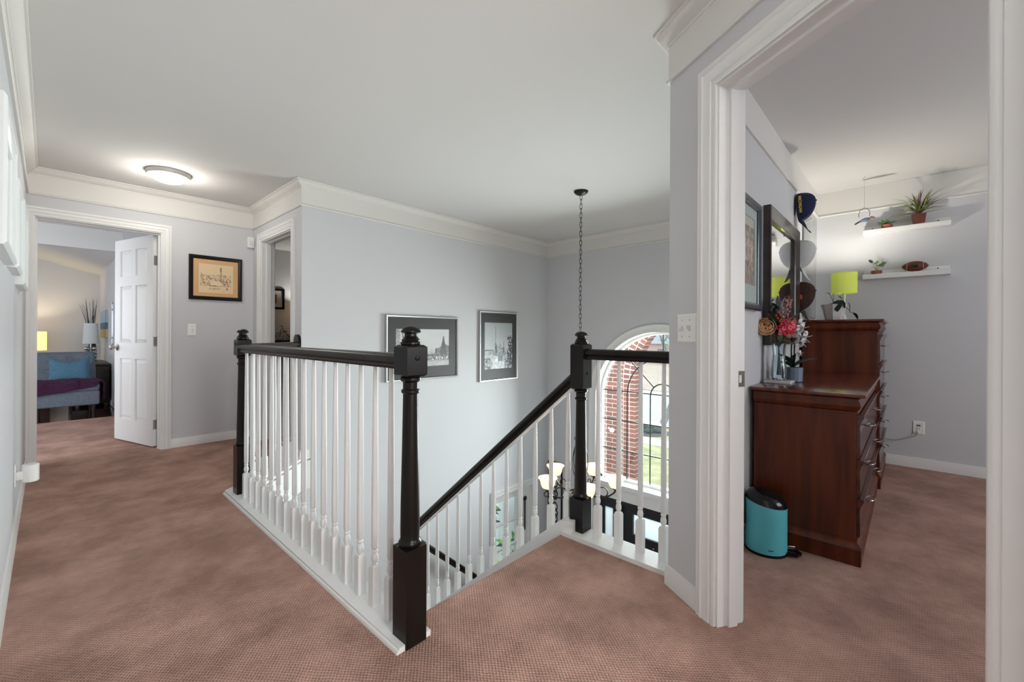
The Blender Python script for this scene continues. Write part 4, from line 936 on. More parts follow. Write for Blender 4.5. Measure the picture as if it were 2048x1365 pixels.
# ------------------------------------------------------------------ vase of flowers on a coaster
cst = thing('marble_coaster', 'square white coaster under the glass vase', 'coaster', (2.93, 0.565, TZ))
obj('slab', MB().rbox(2.865, 2.995, 0.498, 0.632, TZ+0.001, TZ+0.017, 0.003), mat('white_marble', (228, 228, 226), 0.25, rgb2=(206, 207, 208), nscale=9), cst)
VX, VY, VZ = 2.93, 0.568, TZ+0.018
vz = thing('flower_vase', 'clear glass vase with a mixed artificial bouquet on the dresser', 'vase', (VX, VY, VZ))
CRYS = mat('crystal_glass', (232, 244, 246), 0.03, trans=1.0, ior=1.45)
vp = [(0.030, 0.0), (0.038, 0.006), (0.042, 0.03), (0.041, 0.06), (0.034, 0.11), (0.031, 0.15), (0.036, 0.20), (0.040, 0.215), (0.037, 0.215), (0.033, 0.20), (0.028, 0.15), (0.031, 0.11), (0.037, 0.06), (0.036, 0.012), (0.0001, 0.010)]
g = MB().lathe(vp, (VX, VY, VZ), 28)
for i, (x, y, z) in enumerate(g.v):
    h = z-VZ
    if 0.01 < h < 0.19:
        a = math.atan2(y-VY, x-VX); r = math.hypot(x-VX, y-VY); k = 1+0.05*math.cos(7*(a+h*9)); g.v[i] = (VX+r*k*math.cos(a), VY+r*k*math.sin(a), z)
obj('glass_vessel', g, CRYS, vz)
GREEN = mat('silk_leaf_green', (64, 84, 58), 0.6, rgb2=(88, 104, 76), nscale=30)
DGREEN = mat('deep_leaf_green', (34, 52, 38), 0.45, rgb2=(48, 68, 48), nscale=20)
def leaf_mb(L, W, bend=0.25, n=7, fold=0.15, tip=1.0):
    v = []; f = []
    for i in range(n+1):
        t = i/n; w = W*math.sin(PI*min(1, t**0.75*0.94+0.06))**0.9 if i < n else 0.0006
        z = bend*L*(t-t*t*1.1)*2; x = L*t
        v += [(x, -w/2, z+fold*w), (x, 0, z), (x, w/2, z+fold*w)]
    for i in range(n):
        for k in range(2): f.append((i*3+k, i*3+3+k, i*3+4+k, i*3+1+k))
    return MB().add(v, f)
def aim(p, d, roll=0):
    d = Vector(d).normalized(); s = Vector((0, 0, 1)).cross(d)
    s = s.normalized() if s.length > 1e-3 else Vector((0, 1, 0)); u = d.cross(s)
    R3 = Matrix(((d.x, s.x, u.x), (d.y, s.y, u.y), (d.z, s.z, u.z))) @ Matrix.Rotation(roll, 3, 'X')
    return Matrix.Translation(Vector(p)) @ R3.to_4x4()
ht = VZ+0.20
# the view of the bouquet: screen right is direction SR, towards the camera is TC
SR = Vector((0.68, -0.733, 0)); TC = Vector((-0.733, -0.68, 0))
def bq(r, h, c=0.0): return Vector((VX, VY, VZ)) + SR*r + TC*c + Vector((0, 0, h))
def stem(p, par, m=GREEN): obj('stem', MB().tube([(VX+random.uniform(-.012, .012), VY+random.uniform(-.012, .012), VZ+0.03), (VX, VY, VZ+0.19), tuple(p)], 0.0026, 6), m, par)
PEACH = mat('peach_petal', (240, 204, 160), 0.6, rgb2=(224, 176, 128), nscale=25); CRIM = mat('crimson_petal', (200, 40, 62), 0.55, rgb2=(168, 28, 52), nscale=40)
ORNG = mat('orange_petal', (226, 96, 36), 0.55); PINK = mat('blush_petal', (226, 178, 168), 0.6); MAUVE = mat('mauve_blossom', (150, 104, 104), 0.7, rgb2=(196, 164, 156), nscale=60)
WPET = mat('white_petal', (226, 226, 226), 0.5); DARKPL = mat('black_green_spike', (30, 34, 38), 0.6); GREYPL = mat('grey_leaf', (98, 104, 112), 0.5)
def petal_flower(name, label, c, R, m, layers, nrm, cup=0.5):
    """open flower: layered curved petals facing nrm; one continuous mesh per layer"""
    fl = obj(name, MB().ell(c, (R*0.22,)*3, 10, 6), m, vz); fl['label'] = label
    d = Vector(nrm).normalized(); a0 = d.orthogonal().normalized(); b0 = d.cross(a0)
    for L in range(layers):
        k = 3+L; rr = R*(0.30+0.70*(L+1)/layers); op = 0.25+0.9*(L+1)/layers
        for q in range(k):
            a = 2*PI*q/k+L*0.6; rad = a0*math.cos(a)+b0*math.sin(a); tan = d.cross(rad)
            def pt(u, v):
                s_ = (u-.5)*2; th = math.radians(150-(150-(22+38*L/max(1, layers-1)))*v); wd = 1.05*math.sin(PI*(0.25+0.62*v))
                q_ = rr*(1+0.10*v*v*v+0.05*math.cos(s_*2.2)*v); st = math.sin(th)
                return tuple(Vector(c)+(rad*math.cos(s_*wd)+tan*math.sin(s_*wd))*(st*q_)+d*(math.cos(th)*q_*0.8))
            obj('petal', MB().grid(4, 4, pt), m, fl, thick=0.0012)
    return fl
c = bq(-0.088, 0.312, 0.02); stem(c, vz); petal_flower('rose', 'large peach rose', c, 0.050, PEACH, 4, TC*1.0+SR*-0.5+Vector((0, 0, .25)))
cl = bq(0.0, 0.306, 0.03); stem(cl, vz)
hy = obj('hydrangea', MB().ell(cl, (0.03, 0.03, 0.025), 12, 8), CRIM, vz); hy['label'] = 'cluster of small crimson florets'
for k in range(22):
    a = k*2.39996; r = 0.052*math.sqrt((k+.5)/22); pz = 0.03*(1-(r/0.055)**2)
    p = cl + SR*(r*math.cos(a)) + Vector((0, 0, 1))*(r*math.sin(a)*0.75) + TC*(0.02+pz)
    obj('floret', MB().lathe([(0.0001, 0), (0.010, 0.004), (0.014, 0.012), (0.010, 0.013), (0.004, 0.008), (0.0001, 0.008)], p, 8, Matrix(((SR.x, 0, TC.x), (SR.y, 0, TC.y), (0, 1, 0)))), CRIM if k % 4 else mat('pink_floret', (232, 110, 128), .6), hy)
c = bq(-0.028, 0.365, 0.0); stem(c, vz); petal_flower('orange_bloom', 'orange bloom', c, 0.034, ORNG, 2, TC+Vector((0, 0, .4))+SR*-.4)
c = bq(0.058, 0.315, 0.02); stem(c, vz); petal_flower('blush_bloom', 'pale apricot bloom', c, 0.034, mat('apricot_petal', (232, 176, 130), .6), 2, TC+SR*.4)
c = bq(0.042, 0.272, 0.03); petal_flower('blush_bloom', 'small blush pink bloom', c, 0.022, PINK, 2, TC+SR*.2)
c = bq(0.076, 0.352, 0.01); stem(c, vz); petal_flower('pink_bud', 'small pink bud flower', c, 0.020, mat('pink_floret', (232, 110, 128), .6), 2, TC+SR*.5)
# blossom spray
sb = bq(0.045, 0.435, 0.0); stem(sb, vz)
sy = obj('blossom_spray', MB().tube([bq(0.02, 0.30), bq(0.035, 0.38), bq(0.055, 0.475)], 0.004, 6), MAUVE, vz); sy['label'] = 'spray of small mauve blossoms'
for k in range(26):
    t = k/25; p = bq(0.02+0.035*t+0.03*math.sin(k*2.4)*(1-0.6*t), 0.345+0.13*t, 0.02*math.cos(k*2.4))
    obj('blossom', MB().ell(p, (0.009, 0.009, 0.008), 6, 4), MAUVE, sy)
for k, (r, h) in enumerate(((-0.052, 0.415), (-0.008, 0.43), (-0.02, 0.405))):
    c = bq(r, h); stem(c, vz, DARKPL); sk = obj('seed_head', MB().ell(c, (0.014, 0.014, 0.026), 10, 8), DARKPL, vz)
    for q in range(10):
        a = q*2.4; inst_d = Vector((math.cos(a), math.sin(a), 0.9))
        obj('bract', leaf_mb(0.03, 0.008, 0.1, 3).xf(aim(c+Vector((0, 0, -0.015+0.003*q)), inst_d)), DARKPL, sk, thick=0.0008)
for (r, h, dr, dh, L, W, m) in ((-0.03, 0.30, -0.9, 1.0, 0.12, 0.030, DGREEN), (-0.02, 0.30, -0.75, 1.2, 0.14, 0.028, DGREEN), (0.0, 0.42, 0.1, 1.0, 0.075, 0.030, GREYPL), (-0.02, 0.43, -0.3, 1.0, 0.07, 0.026, GREYPL), (0.05, 0.34, 0.8, 0.9, 0.10, 0.022, GREEN),
                              (0.0, 0.225, -0.9, -0.45, 0.06, 0.026, GREEN), (0.0, 0.225, 1.0, -0.35, 0.08, 0.026, GREEN), (0.0, 0.23, 0.4, -0.1, 0.06, 0.03, GREEN), (-0.04, 0.27, -1.0, -0.3, 0.085, 0.012, DGREEN), (-0.01, 0.23, -0.2, 0.7, 0.07, 0.03, GREEN)):
    obj('leaf', leaf_mb(L, W, 0.12).xf(aim(bq(r, h, 0.03), SR*dr+Vector((0, 0, dh))+TC*0.3, 0.3)), m, vz, thick=0.001)
# ------------------------------------------------------------------ orchid in a fluted blue pot
OX, OY = 3.055, 0.520
orc = thing('potted_orchid', 'white orchid in a fluted blue-grey pot on the dresser', 'potted plant', (OX, OY, TZ))
NP = 64; vs = []; fs = []
pp = [(0.044, 0.0), (0.050, 0.006), (0.053, 0.08), (0.053, 0.088), (0.048, 0.088), (0.046, 0.07), (0.0005, 0.07)]
for (r, z) in pp:
    for k in range(NP):
        a = 2*PI*k/NP; fl = 1+(0.045*abs(math.cos(a*8))-0.03 if z < 0.085 and r > 0.045 else 0); vs.append((OX+r*fl*math.cos(a), OY+r*fl*math.sin(a), TZ+z+0.001))
for i in range(len(pp)-1):
    for k in range(NP): fs.append((i*NP+k, i*NP+(k+1) % NP, (i+1)*NP+(k+1) % NP, (i+1)*NP+k))
fs.append(tuple(range(NP))[::-1])
obj('fluted_pot', MB().add(vs, fs), mat('blue_grey_glaze', (112, 128, 146), 0.3), orc)
obj('potting_bark', MB().lathe([(0.0001, 0.084), (0.03, 0.082), (0.046, 0.078)], (OX, OY, TZ), 20), mat('bark_chips', (74, 52, 34), 0.95, bump=1, bscale=90), orc)
def oq(r, h, c=0.0): return Vector((OX, OY, TZ)) + SR*r + TC*c + Vector((0, 0, h))
for (dr, dh, L, W, c) in ((0.95, 0.40, 0.155, 0.034, 0.02), (-0.8, 0.75, 0.13, 0.045, 0.03), (-0.9, 0.35, 0.10, 0.04, 0.02), (0.2, 0.9, 0.09, 0.05, -0.02)):
    obj('leaf', leaf_mb(L, W, 0.16, fold=0.3).xf(aim(oq(0.0, 0.085, 0), SR*dr+Vector((0, 0, dh))+TC*c, 0.2)), DGREEN, orc, thick=0.0025)
for dx in (-0.008, 0.010):
    obj('flower_stem', MB().tube([oq(dx, 0.08), oq(dx, 0.20), oq(dx+0.004, 0.29), oq(0.018, 0.335), oq(0.045, 0.335 if dx < 0 else 0.29)], 0.0042, 6), mat('dark_stem', (36, 30, 28), .6), orc)
for (r, h, s) in ((0.004, 0.302, 0.040), (0.034, 0.322, 0.038), (0.052, 0.268, 0.040), (0.022, 0.350, 0.032), (0.012, 0.262, 0.036), (0.038, 0.236, 0.030), (0.022, 0.172, 0.020)):
    c = oq(r, h, 0.03); fl = obj('orchid_bloom', MB().ell(c+TC*0.006, (0.006,)*3, 8, 6), mat('orchid_lip', (222, 214, 190), .5), orc)
    for q in range(5):
        a = PI/2+2*PI*q/5; d = SR*math.cos(a)+Vector((0, 0, math.sin(a)))+TC*0.35
        obj('petal', MB().ell((s*0.55, 0, 0), (s*0.55, s*(0.55 if q in (1, 4) else 0.38), 0.0016), 10, 6).xf(aim(c, d)), WPET, fl)
# ------------------------------------------------------------------ mirror, pictures and caps on the wall Y = 0.652
BY = 0.652
FB = lambda u, w, d: (u, BY-d, w)
BRONZE = mat('brown_black_frame', (44, 34, 29), 0.28, 0.0, rgb2=(62, 50, 44), nscale=12, coat=0.3)
mi = thing('wall_mirror', 'dark framed rectangular mirror above the dresser', 'mirror', (3.38, BY, 1.045))
MP_ = [(0, 0), (0, 0.040), (-0.010, 0.044), (-0.030, 0.036), (-0.060, 0.024), (-0.075, 0.028), (-0.082, 0.022), (-0.082, 0)]
obj('frame', MB().sweep([(2.925, 1.045), (2.925, 1.887), (3.842, 1.887), (3.842, 1.045)], MP_, FB, closed=True), BRONZE, mi)
obj('mirror_glass', MB().box(3.0, 3.77, BY-0.012, BY-0.008, 1.12, 1.81), MIRROR, mi)
def art_column(u, v):
    g = 120+70*nz2(u*2, v, 16)
    if v > 0.86: return (188, 190, 180)
    if 0.35 < v < 0.66 and (u*6) % 1 < 0.6: g += 40
    if 0.56 < v < 0.60: g = 190
    return (g, g*0.92, g*0.84)
TEALF = mat('blue_black_frame', (52, 62, 70), 0.25, 0.2, coat=0.3)
pf_ = frame_pic('framed_picture', 'tall picture in a dark beaded frame beside the bedroom doorway', 'picture', FB, 2.20, 2.765, 1.240, 1.842, 0.042, 0.034, TEALF, (176, 188, 186), (0.05, 0.05, 0.10, 0.06), art_column, 48, 60)
bd = MB().ell((0, 0, 0), (0.0055, 0.0055, 0.0055), 6, 4).mesh('bead', TEALF)
for k in range(50): inst(bd, 'bead', pf_, TR(2.768, BY-0.028, 1.25+0.585*k/49))
# frameless glass panel in the corner
gpn = thing('frameless_mirror', 'frameless reflective glass panel behind the hanging caps', 'mirror', (4.52, BY, 1.24))
obj('panel', MB().rbox(4.20, 4.84, BY-0.012, BY-0.002, 1.26, 2.17, 0.002), mat('smoky_reflective_glass', (176, 178, 178), 0.06, 0.85), gpn)
RCAP = Matrix(((0, 1, 0), (0, 0, -1), (-1, 0, 0)))   # crown points out of the wall, bill points down
def cap(name, label, x, z, m, billm, tilt, deco):
    t = thing(name, label, 'cap', (x, BY-0.03, z), 'baseball caps hung on the wall')
    M = Matrix.Translation((x, BY-0.016, z)) @ Matrix.Rotation(tilt, 4, 'X') @ RCAP.to_4x4()
    v = []; f = []; n = 30; L = 8
    for i in range(L+1):
        e = PI/2*i/L; r = math.cos(e)**1.0 if i < L else 0.003
        for k in range(n):
            a = 2*PI*k/n; fr = 1.0+0.10*max(0, math.cos(a))*math.sin(e)
            v.append((0.108*r*math.cos(a)*fr-0.030*math.sin(e)**2, 0.076*r*math.sin(a), 0.115*math.sin(e)))
    for i in range(L):
        for k in range(n): f.append((i*n+k, i*n+(k+1) % n, (i+1)*n+(k+1) % n, (i+1)*n+k))
    obj('crown', MB().add(v, f).xf(M), m, t, thick=0.003)
    def bill(u, w):
        a = (u-0.5)*2*1.15; ro = 0.108; L_ = 0.100*w*math.cos(a*0.62)
        return tuple(M @ Vector((ro*math.cos(a)+L_*(1), 0.076*math.sin(a)*(1+0.08*w), 0.002+0.072*w-0.050*abs(math.sin(a))**1.5*w)))
    obj('bill', MB().grid(14, 6, bill), billm, t, thick=0.004)
    obj('top_button', MB().ell(M @ Vector((-0.030, 0, 0.117)), (0.006, 0.006, 0.006), 8, 6), m, t)
    obj('back_strap', MB().tube([tuple(M @ Vector((-0.107*math.cos(a), 0.076*math.sin(a), 0.004))) for a in [-0.5+0.1*k for k in range(11)]], 0.004, 6), deco, t)
    obj('wall_hook', MB().tube([(x, BY, z+0.075), (x, BY-0.02, z+0.075), (x, BY-0.025, z+0.088)], 0.003, 6), NICKEL, t)
    return t, M
NAVY = mat('navy_twill', (20, 28, 62), 0.85, bump=0.3, bscale=300); MAIZE = mat('maize_thread', (226, 204, 96), 0.7)
t, M = cap('navy_cap', 'navy blue cap with yellow lettering, highest on the wall', 3.915, 2.085, NAVY, NAVY, -0.06, mat('cream_strap', (222, 214, 196), .7))
text_mesh('MICHIGAN', 0.026, M @ Matrix.Translation((-0.005, -0.0785, 0.026)) @ Matrix.Rotation(math.radians(4), 4, 'X') @ Matrix(((1, 0, 0, 0), (0, 0, -1, 0), (0, 1, 0, 0), (0, 0, 0, 1))), MAIZE, 'lettering', t, 0.0015)
LGREY = mat('pale_grey_cotton', (196, 198, 198), 0.9, bump=0.2, bscale=200)
t, M = cap('pale_grey_cap', 'pale grey cap hanging between the navy and brown caps', 3.915, 1.725, LGREY, LGREY, -0.04, mat('grey_strap', (150, 150, 150), .7))
BRWN = mat('dark_brown_wool', (48, 30, 25), 0.9, rgb2=(66, 40, 32), nscale=40, bump=0.4, bscale=250)
t, M = cap('brown_cap', 'dark brown cap with small orange patch, lowest on the wall', 3.915, 1.405, BRWN, BRWN, -0.07, mat('brown_strap', (60, 40, 32), .7))
obj('patch', MB().box(-0.002, 0.030, -0.0805, -0.075, 0.026, 0.040).xf(M), mat('orange_patch', (206, 104, 70), 0.8), t)
# ------------------------------------------------------------------ lamp and plant on the chest
LIME = mat_shade('lime_shade', (190, 200, 96), (200, 208, 104), 0.22, 0.05)
drum_lamp('table_lamp', 'lime green drum shade lamp lit on the tall chest', (4.50, 0.405), CZ, 1.458, 1.628, 0.088, LIME, mat('frosted_lamp_base', (226, 222, 208), 0.25), [(0.055, 0), (0.055, 0.012), (0.020, 0.02), (0.008, 0.06), (0.006, 0.13), (0.012, 0.20), (0.013, 0.235), (0.008, 0.26), (0.0001, 0.30)], 13.5, (1, 0.94, 0.85))
PX, PY = 4.275, 0.448
pp1 = thing('potted_pothos', 'trailing pothos in an angular white pot on the tall chest', 'potted plant', (PX, PY, CZ))
WP_ = mat('pale_stone_pot', (206, 202, 200), 0.6)
obj('white_pot', MB().lathe([(0.055, 0.001), (0.068, 0.05), (0.070, 0.07), (0.080, 0.105), (0.086, 0.128), (0.080, 0.128), (0.072, 0.11), (0.0005, 0.105)], (PX, PY, CZ), 8), WP_, pp1, smooth=10)
def heart_leaf(L, W):
    v = []; f = []; n = 8
    for i in range(n+1):
        t = i/n; w = W*(math.sin(PI*(t**0.62))**0.8) if i < n else 0.0005
        b = -0.12*L*math.exp(-((t-0.0)/.12)**2)
        z = -0.18*L*t*t
        v += [(L*t+b*1.0, -w/2, z+0.10*w), (L*t, 0, z), (L*t+b*1.0, w/2, z+0.10*w)]
    for i in range(n):
        for k in range(2): f.append((i*3+k, i*3+3+k, i*3+4+k, i*3+1+k))
    return MB().add(v, f)
def pq(r, h, c=0.0): return Vector((PX, PY, CZ)) + SR*r + TC*c + Vector((0, 0, h))
for (p, d, L, W) in (((-0.02, 0.150, 0.07), (-0.25, -0.9), 0.085, 0.075), ((-0.005, 0.155, 0.075), (0.35, -0.55), 0.07, 0.06), ((0.07, 0.135, 0.06), (0.2, -1.0), 0.075, 0.028), ((0.085, 0.055, 0.09), (0.6, -0.75), 0.060, 0.045),
                     ((-0.055, 0.215, 0.02), (-0.9, 0.15), 0.035, 0.022), ((-0.022, 0.210, 0.02), (0.6, 0.3), 0.032, 0.020), ((0.008, 0.190, 0.04), (0.7, -0.5), 0.032, 0.018), ((-0.03, 0.13, 0.05), (-0.8, 0.1), 0.05, 0.04)):
    obj('leaf', heart_leaf(L, W).xf(aim(pq(*p), SR*d[0]+Vector((0, 0, d[1]))+TC*0.12, 0.0)), DGREEN, pp1, thick=0.001)
for pts in ([(0, 0.11, 0), (-0.03, 0.17, 0.02), (-0.055, 0.215, 0.02)], [(0, 0.11, 0), (-0.02, 0.18, 0.02), (-0.022, 0.21, 0.02)], [(0.02, 0.12, 0.05), (0.045, 0.085, 0.09), (0.06, 0.06, 0.095), (0.085, 0.055, 0.09)]):
    obj('stem', MB().tube([pq(*p) for p in pts], 0.002, 5), GREEN, pp1)
# ------------------------------------------------------------------ picture ledges on the end wall X = 4.95
def ledge(label, z):
    t = thing('picture_ledge', label, 'shelf', (4.9, 0.036, z), 'white ledges on the bedroom end wall')
    pr2 = [(0, 0), (0.100, 0), (0.100, 0.036), (0.096, 0.040), (0.012, 0.040), (0.012, 0.078), (0, 0.078)]
    obj('ledge', MB().prism(pr2, -0.235, 0.307, lambda d, h, Y: (4.95-d, Y, z+h)), WHITE, t)
    for y in (-0.165, 0.245): obj('screw', MB().lathe([(0.005, 0), (0.004, 0.002), (0.0001, 0.002)], (4.938, y, z+0.060), 8, Matrix(((0, 0, -1), (0, 1, 0), (1, 0, 0)))), mat('dark_screw', (40, 40, 40), .5), t)
ledge('upper white picture ledge with two plants', 1.990); ledge('lower white picture ledge with plant and football', 1.600)
TERR = mat('terracotta', (150, 92, 70), 0.85, rgb2=(120, 66, 48), nscale=30)
TERRD = mat('brown_clay', (92, 50, 40), 0.85, rgb2=(84, 44, 34), nscale=20)
sxp, syp, szp = 4.89, -0.050, 2.031
spd = thing('spiky_plant', 'spiky dracaena in a square brown pot on the upper ledge', 'potted plant', (sxp, syp, szp))
pv_ = []; 
for (r, z) in ((0.034, 0), (0.045, 0.080), (0.041, 0.080), (0.038, 0.066)): pv_ += [(sxp-r, syp-r, szp+z), (sxp+r, syp-r, szp+z), (sxp+r, syp+r, szp+z), (sxp-r, syp+r, szp+z)]
obj('square_pot', MB().add(pv_, [(3, 2, 1, 0), (12, 13, 14, 15)]+[(i*4+k, i*4+(k+1) % 4, i*4+4+(k+1) % 4, i*4+4+k) for i in range(3) for k in range(4)]), TERRD, spd, smooth=0)
BLG = [mat('blade_green', (84, 104, 52), 0.5), mat('blade_pale', (142, 150, 96), 0.5), mat('blade_bronze', (112, 84, 66), 0.5)]
rb = random.Random(11)
def blade(L, W, droop, n=8):
    v = []; f = []
    for i in range(n+1):
        t = i/n; w = W*(1-t**2.2)*(0.55+0.9*t if t < .5 else 1)+0.0004
        x = L*t*(1-0.12*droop*t); z = -L*droop*t*t*0.62
        v += [(x, -w/2, z+w*.25), (x, 0, z), (x, w/2, z+w*.25)]
    for i in range(n):
        for k in range(2): f.append((i*3+k, i*3+3+k, i*3+4+k, i*3+1+k))
    return MB().add(v, f)
bl = [[blade(L, 0.0105, dr).mesh('leaf', m, 60) for m in BLG] for (L, dr) in ((0.14, 0.3), (0.19, 0.6), (0.23, 0.8), (0.20, 0.35))]
for k in range(64):
    a = rb.uniform(0, 2*PI); el = rb.uniform(0.1, 1.25)
    d = Vector((math.cos(a)*math.cos(el)*0.55, math.sin(a)*math.cos(el)*1.15, math.sin(el)))
    if d.x > 0.12: d.x = -d.x
    p = (sxp+rb.uniform(-.012, .008), syp+rb.uniform(-.015, .015), szp+0.068+rb.uniform(0, 0.04))
    inst(bl[rb.randint(0, 3)][rb.choice((0, 0, 1, 2))], 'leaf', spd, aim(p, d, rb.uniform(-.3, .3)))
# small succulent and pilea
s2 = thing('trailing_succulent', 'small leafy plant in a low clay pot on the upper ledge', 'potted plant', (4.895, 0.150, 2.031))
obj('clay_pot', MB().lathe([(0.030, 0), (0.036, 0.006), (0.038, 0.030), (0.033, 0.030), (0.030, 0.022), (0.0005, 0.022)], (4.895, 0.150, 2.031), 20), TERR, s2)
for k in range(16):
    a = k*2.4; el = rb.uniform(0.2, 1.0); d = Vector((-abs(math.cos(a))*0.5, math.sin(a), math.sin(el)*0.7))
    obj('leaf', leaf_mb(rb.uniform(0.05, 0.08), 0.024, 0.2).xf(aim((4.893, 0.150+0.01*math.sin(a), 2.031+0.028), d, 0.2)), [GREEN, mat('fresh_leaf', (98, 128, 78), .5)][k % 2], s2, thick=0.001)
s3 = thing('pilea_plant', 'round-leaved pilea in a low clay pot on the lower ledge', 'potted plant', (4.895, 0.216, 1.641))
obj('clay_pot', MB().lathe([(0.032, 0), (0.037, 0.006), (0.038, 0.030), (0.034, 0.030), (0.031, 0.022), (0.0005, 0.022)], (4.895, 0.216, 1.641), 20), TERR, s3)
FRESH = mat('fresh_leaf', (98, 128, 78), .5)
for k, (r, h, s) in enumerate(((-0.060, 0.105, 0.030), (-0.022, 0.088, 0.022), (-0.028, 0.050, 0.022), (0.004, 0.068, 0.022), (0.026, 0.078, 0.022), (0.052, 0.090, 0.026), (0.040, 0.070, 0.022), (-0.004, 0.10, 0.018))):
    b0 = Vector((4.893, 0.216, 1.641+0.025)); p = b0 + SR*r + Vector((0, 0, h-0.02)) + TC*0.012
    ll = obj('leaf', MB().lathe([(0.0001, 0.001), (s*0.6, 0.0), (s*0.62, -0.001), (0.0001, -0.0005)], p, 12, Matrix.Rotation(0.9-0.25*k, 3, 'X') @ Matrix.Rotation(-0.7+0.3*k, 3, 'Y')), FRESH if k else DGREEN, s3)
    obj('leaf_stalk', MB().tube([b0, (b0+p)/2+Vector((0, 0, 0.01)), p], 0.0013, 5), mat('pale_stalk', (150, 160, 110), .6), ll)
# football
fbx, fby, fbz = 4.886, -0.028, 1.641
LEA = mat('football_leather', (110, 50, 30), 0.5, rgb2=(90, 38, 24), nscale=60, bump=0.6, bscale=500)
fb = thing('football', 'small brown leather football with white laces on the lower ledge', 'football', (fbx, fby, fbz))
prl = [(max(0.0004, 0.043*math.cos(PI/2*t)**0.62), 0.083*t) for t in [-1+k/10 for k in range(21)]]
obj('ball', MB().lathe(prl, (fbx, fby, fbz+0.043), 28, Matrix(((1, 0, 0), (0, 0, 1), (0, -1, 0)))), LEA, fb)
WTH = mat('white_lace', (226, 220, 208), 0.7)
for s in (-1, 1):
    obj('stripe', MB().tube([(fbx+0.0345*math.cos(a), fby+s*0.050, fbz+0.043+0.0345*math.sin(a)) for a in [2*PI*k/28 for k in range(28)]], 0.0011, 5, True), WTH, fb)
obj('lace_line', MB().tube([(fbx-0.010, fby+0.036*t, fbz+0.043+0.0425*math.sqrt(max(0, 1-(0.43*t)**2))) for t in [-1+k/6 for k in range(13)]], 0.0014, 5), WTH, fb)
for k in range(9):
    y = fby-0.034+0.0085*k; zz = fbz+0.043+0.043*(1-((y-fby)/0.083)**2*0.6)
    obj('lace', MB().tube([(fbx-0.021, y, zz-0.0035), (fbx-0.011, y, zz+0.001), (fbx, y, zz+0.0015)], 0.0014, 5), WTH, fb)
text_mesh('M', 0.044, Matrix.Translation((fbx-0.0435, fby, fbz+0.040)) @ Matrix(((0, 0, -1, 0), (-1.25, 0, 0, 0), (0, 1, 0, 0), (0, 0, 0, 1))), mat('dark_green_print', (30, 48, 36), .6), 'printed_letter', fb, 0.002)
# hanging parrot ornament
HX_, HY_ = 4.62, 0.284
bo = thing('hanging_bird_ornament', 'wooden parrot on a wire ring hung from the bedroom ceiling', 'ornament', (HX_, HY_, CEIL))
obj('ceiling_hook', MB().tube([(HX_, HY_, CEIL), (HX_, HY_, CEIL-0.012)] + [(HX_, HY_+0.008*math.sin(a), CEIL-0.020+0.008*math.cos(a)) for a in [0.5*k for k in range(10)]], 0.0016, 5), NICKEL, bo)
obj('wire', MB().tube([(HX_, HY_, CEIL-0.028), (HX_, HY_, 2.17)], 0.0011, 5), NICKEL, bo)
obj('ring', MB().tube([(HX_, HY_+0.036*math.sin(a)*1.0, 2.118+0.052*math.cos(a)) for a in [-2.0+4.0*k/20 for k in range(21)]], 0.0018, 5), IRON, bo)
Mb = Matrix(((0.2, 0.97, 0), (-0.95, 0.2, -0.22), (-0.2, 0, 0.97)))
WOODB = mat('painted_bird', (126, 92, 74), 0.5, rgb2=(70, 96, 130), nscale=22)
bdy = obj('body', MB().ell((HX_, HY_-0.006, 2.070), (0.014, 0.036, 0.015), 14, 8, Matrix.Rotation(-0.28, 3, 'X')), WOODB, bo)
obj('head', MB().ell((HX_, HY_-0.048, 2.084), (0.011, 0.014, 0.011), 12, 8), mat('bird_head', (150, 92, 70), .5), bo)
obj('beak', MB().lathe([(0.005, 0), (0.0035, 0.006), (0.0002, 0.012)], (HX_, HY_-0.060, 2.081), 8, Matrix(((1, 0, 0), (0, 0, -1), (0, 1, 0)))), IRON, bo)
obj('tail', MB().prism([(0.024, 0.006), (0.062, -0.014), (0.070, -0.024), (0.058, -0.026), (0.022, -0.004)], -0.006, 0.006, lambda a, b, h: (HX_+h, HY_+a-0.004, 2.066+b)), mat('bird_tail', (96, 66, 56), .6), bo)
obj('wing', MB().ell((HX_-0.012, HY_-0.004, 2.074), (0.004, 0.028, 0.010), 12, 6, Matrix.Rotation(-0.28, 3, 'X')), mat('bird_wing', (92, 112, 142), .5), bo)
# outlet and lamp cord on the end wall
FXR = lambda u, w, d: (4.95-d, u, w)
ot = plate_switch('wall_outlet', 'white wall outlet with a lamp plug on the bedroom end wall', FXR, -0.092, -0.016, 0.282, 0.392, [], 'outlet')
obj('socket_face', MB().box(4.940, 4.9445, -0.066, -0.042, 0.312, 0.342), WHITE2, ot)
obj('upper_socket', MB().box(4.942, 4.9445, -0.066, -0.042, 0.348, 0.364), mat('socket_grey', (120, 120, 116), .5), ot)
for y in (-0.061, -0.050): obj('slot', MB().box(4.9395, 4.941, y, y+0.003, 0.325, 0.336), BLKP, ot)
cdw = thing('lamp_cord', 'thin lamp cord running from the outlet behind the chest', 'cord', (4.94, -0.04, 0.32))
obj('plug', MB().rbox(4.925, 4.940, -0.058, -0.046, 0.295, 0.312, 0.003), WHITE2, cdw)
obj('cord', MB().tube([(4.93, -0.050, 0.298), (4.925, -0.035, 0.272), (4.92, -0.01, 0.255), (4.92, 0.05, 0.228), (4.92, 0.09, 0.215), (4.925, 0.14, 0.215), (4.934, 0.18, 0.22)], 0.0032, 6), mat('cord_grey', (150, 146, 138), .6), cdw)
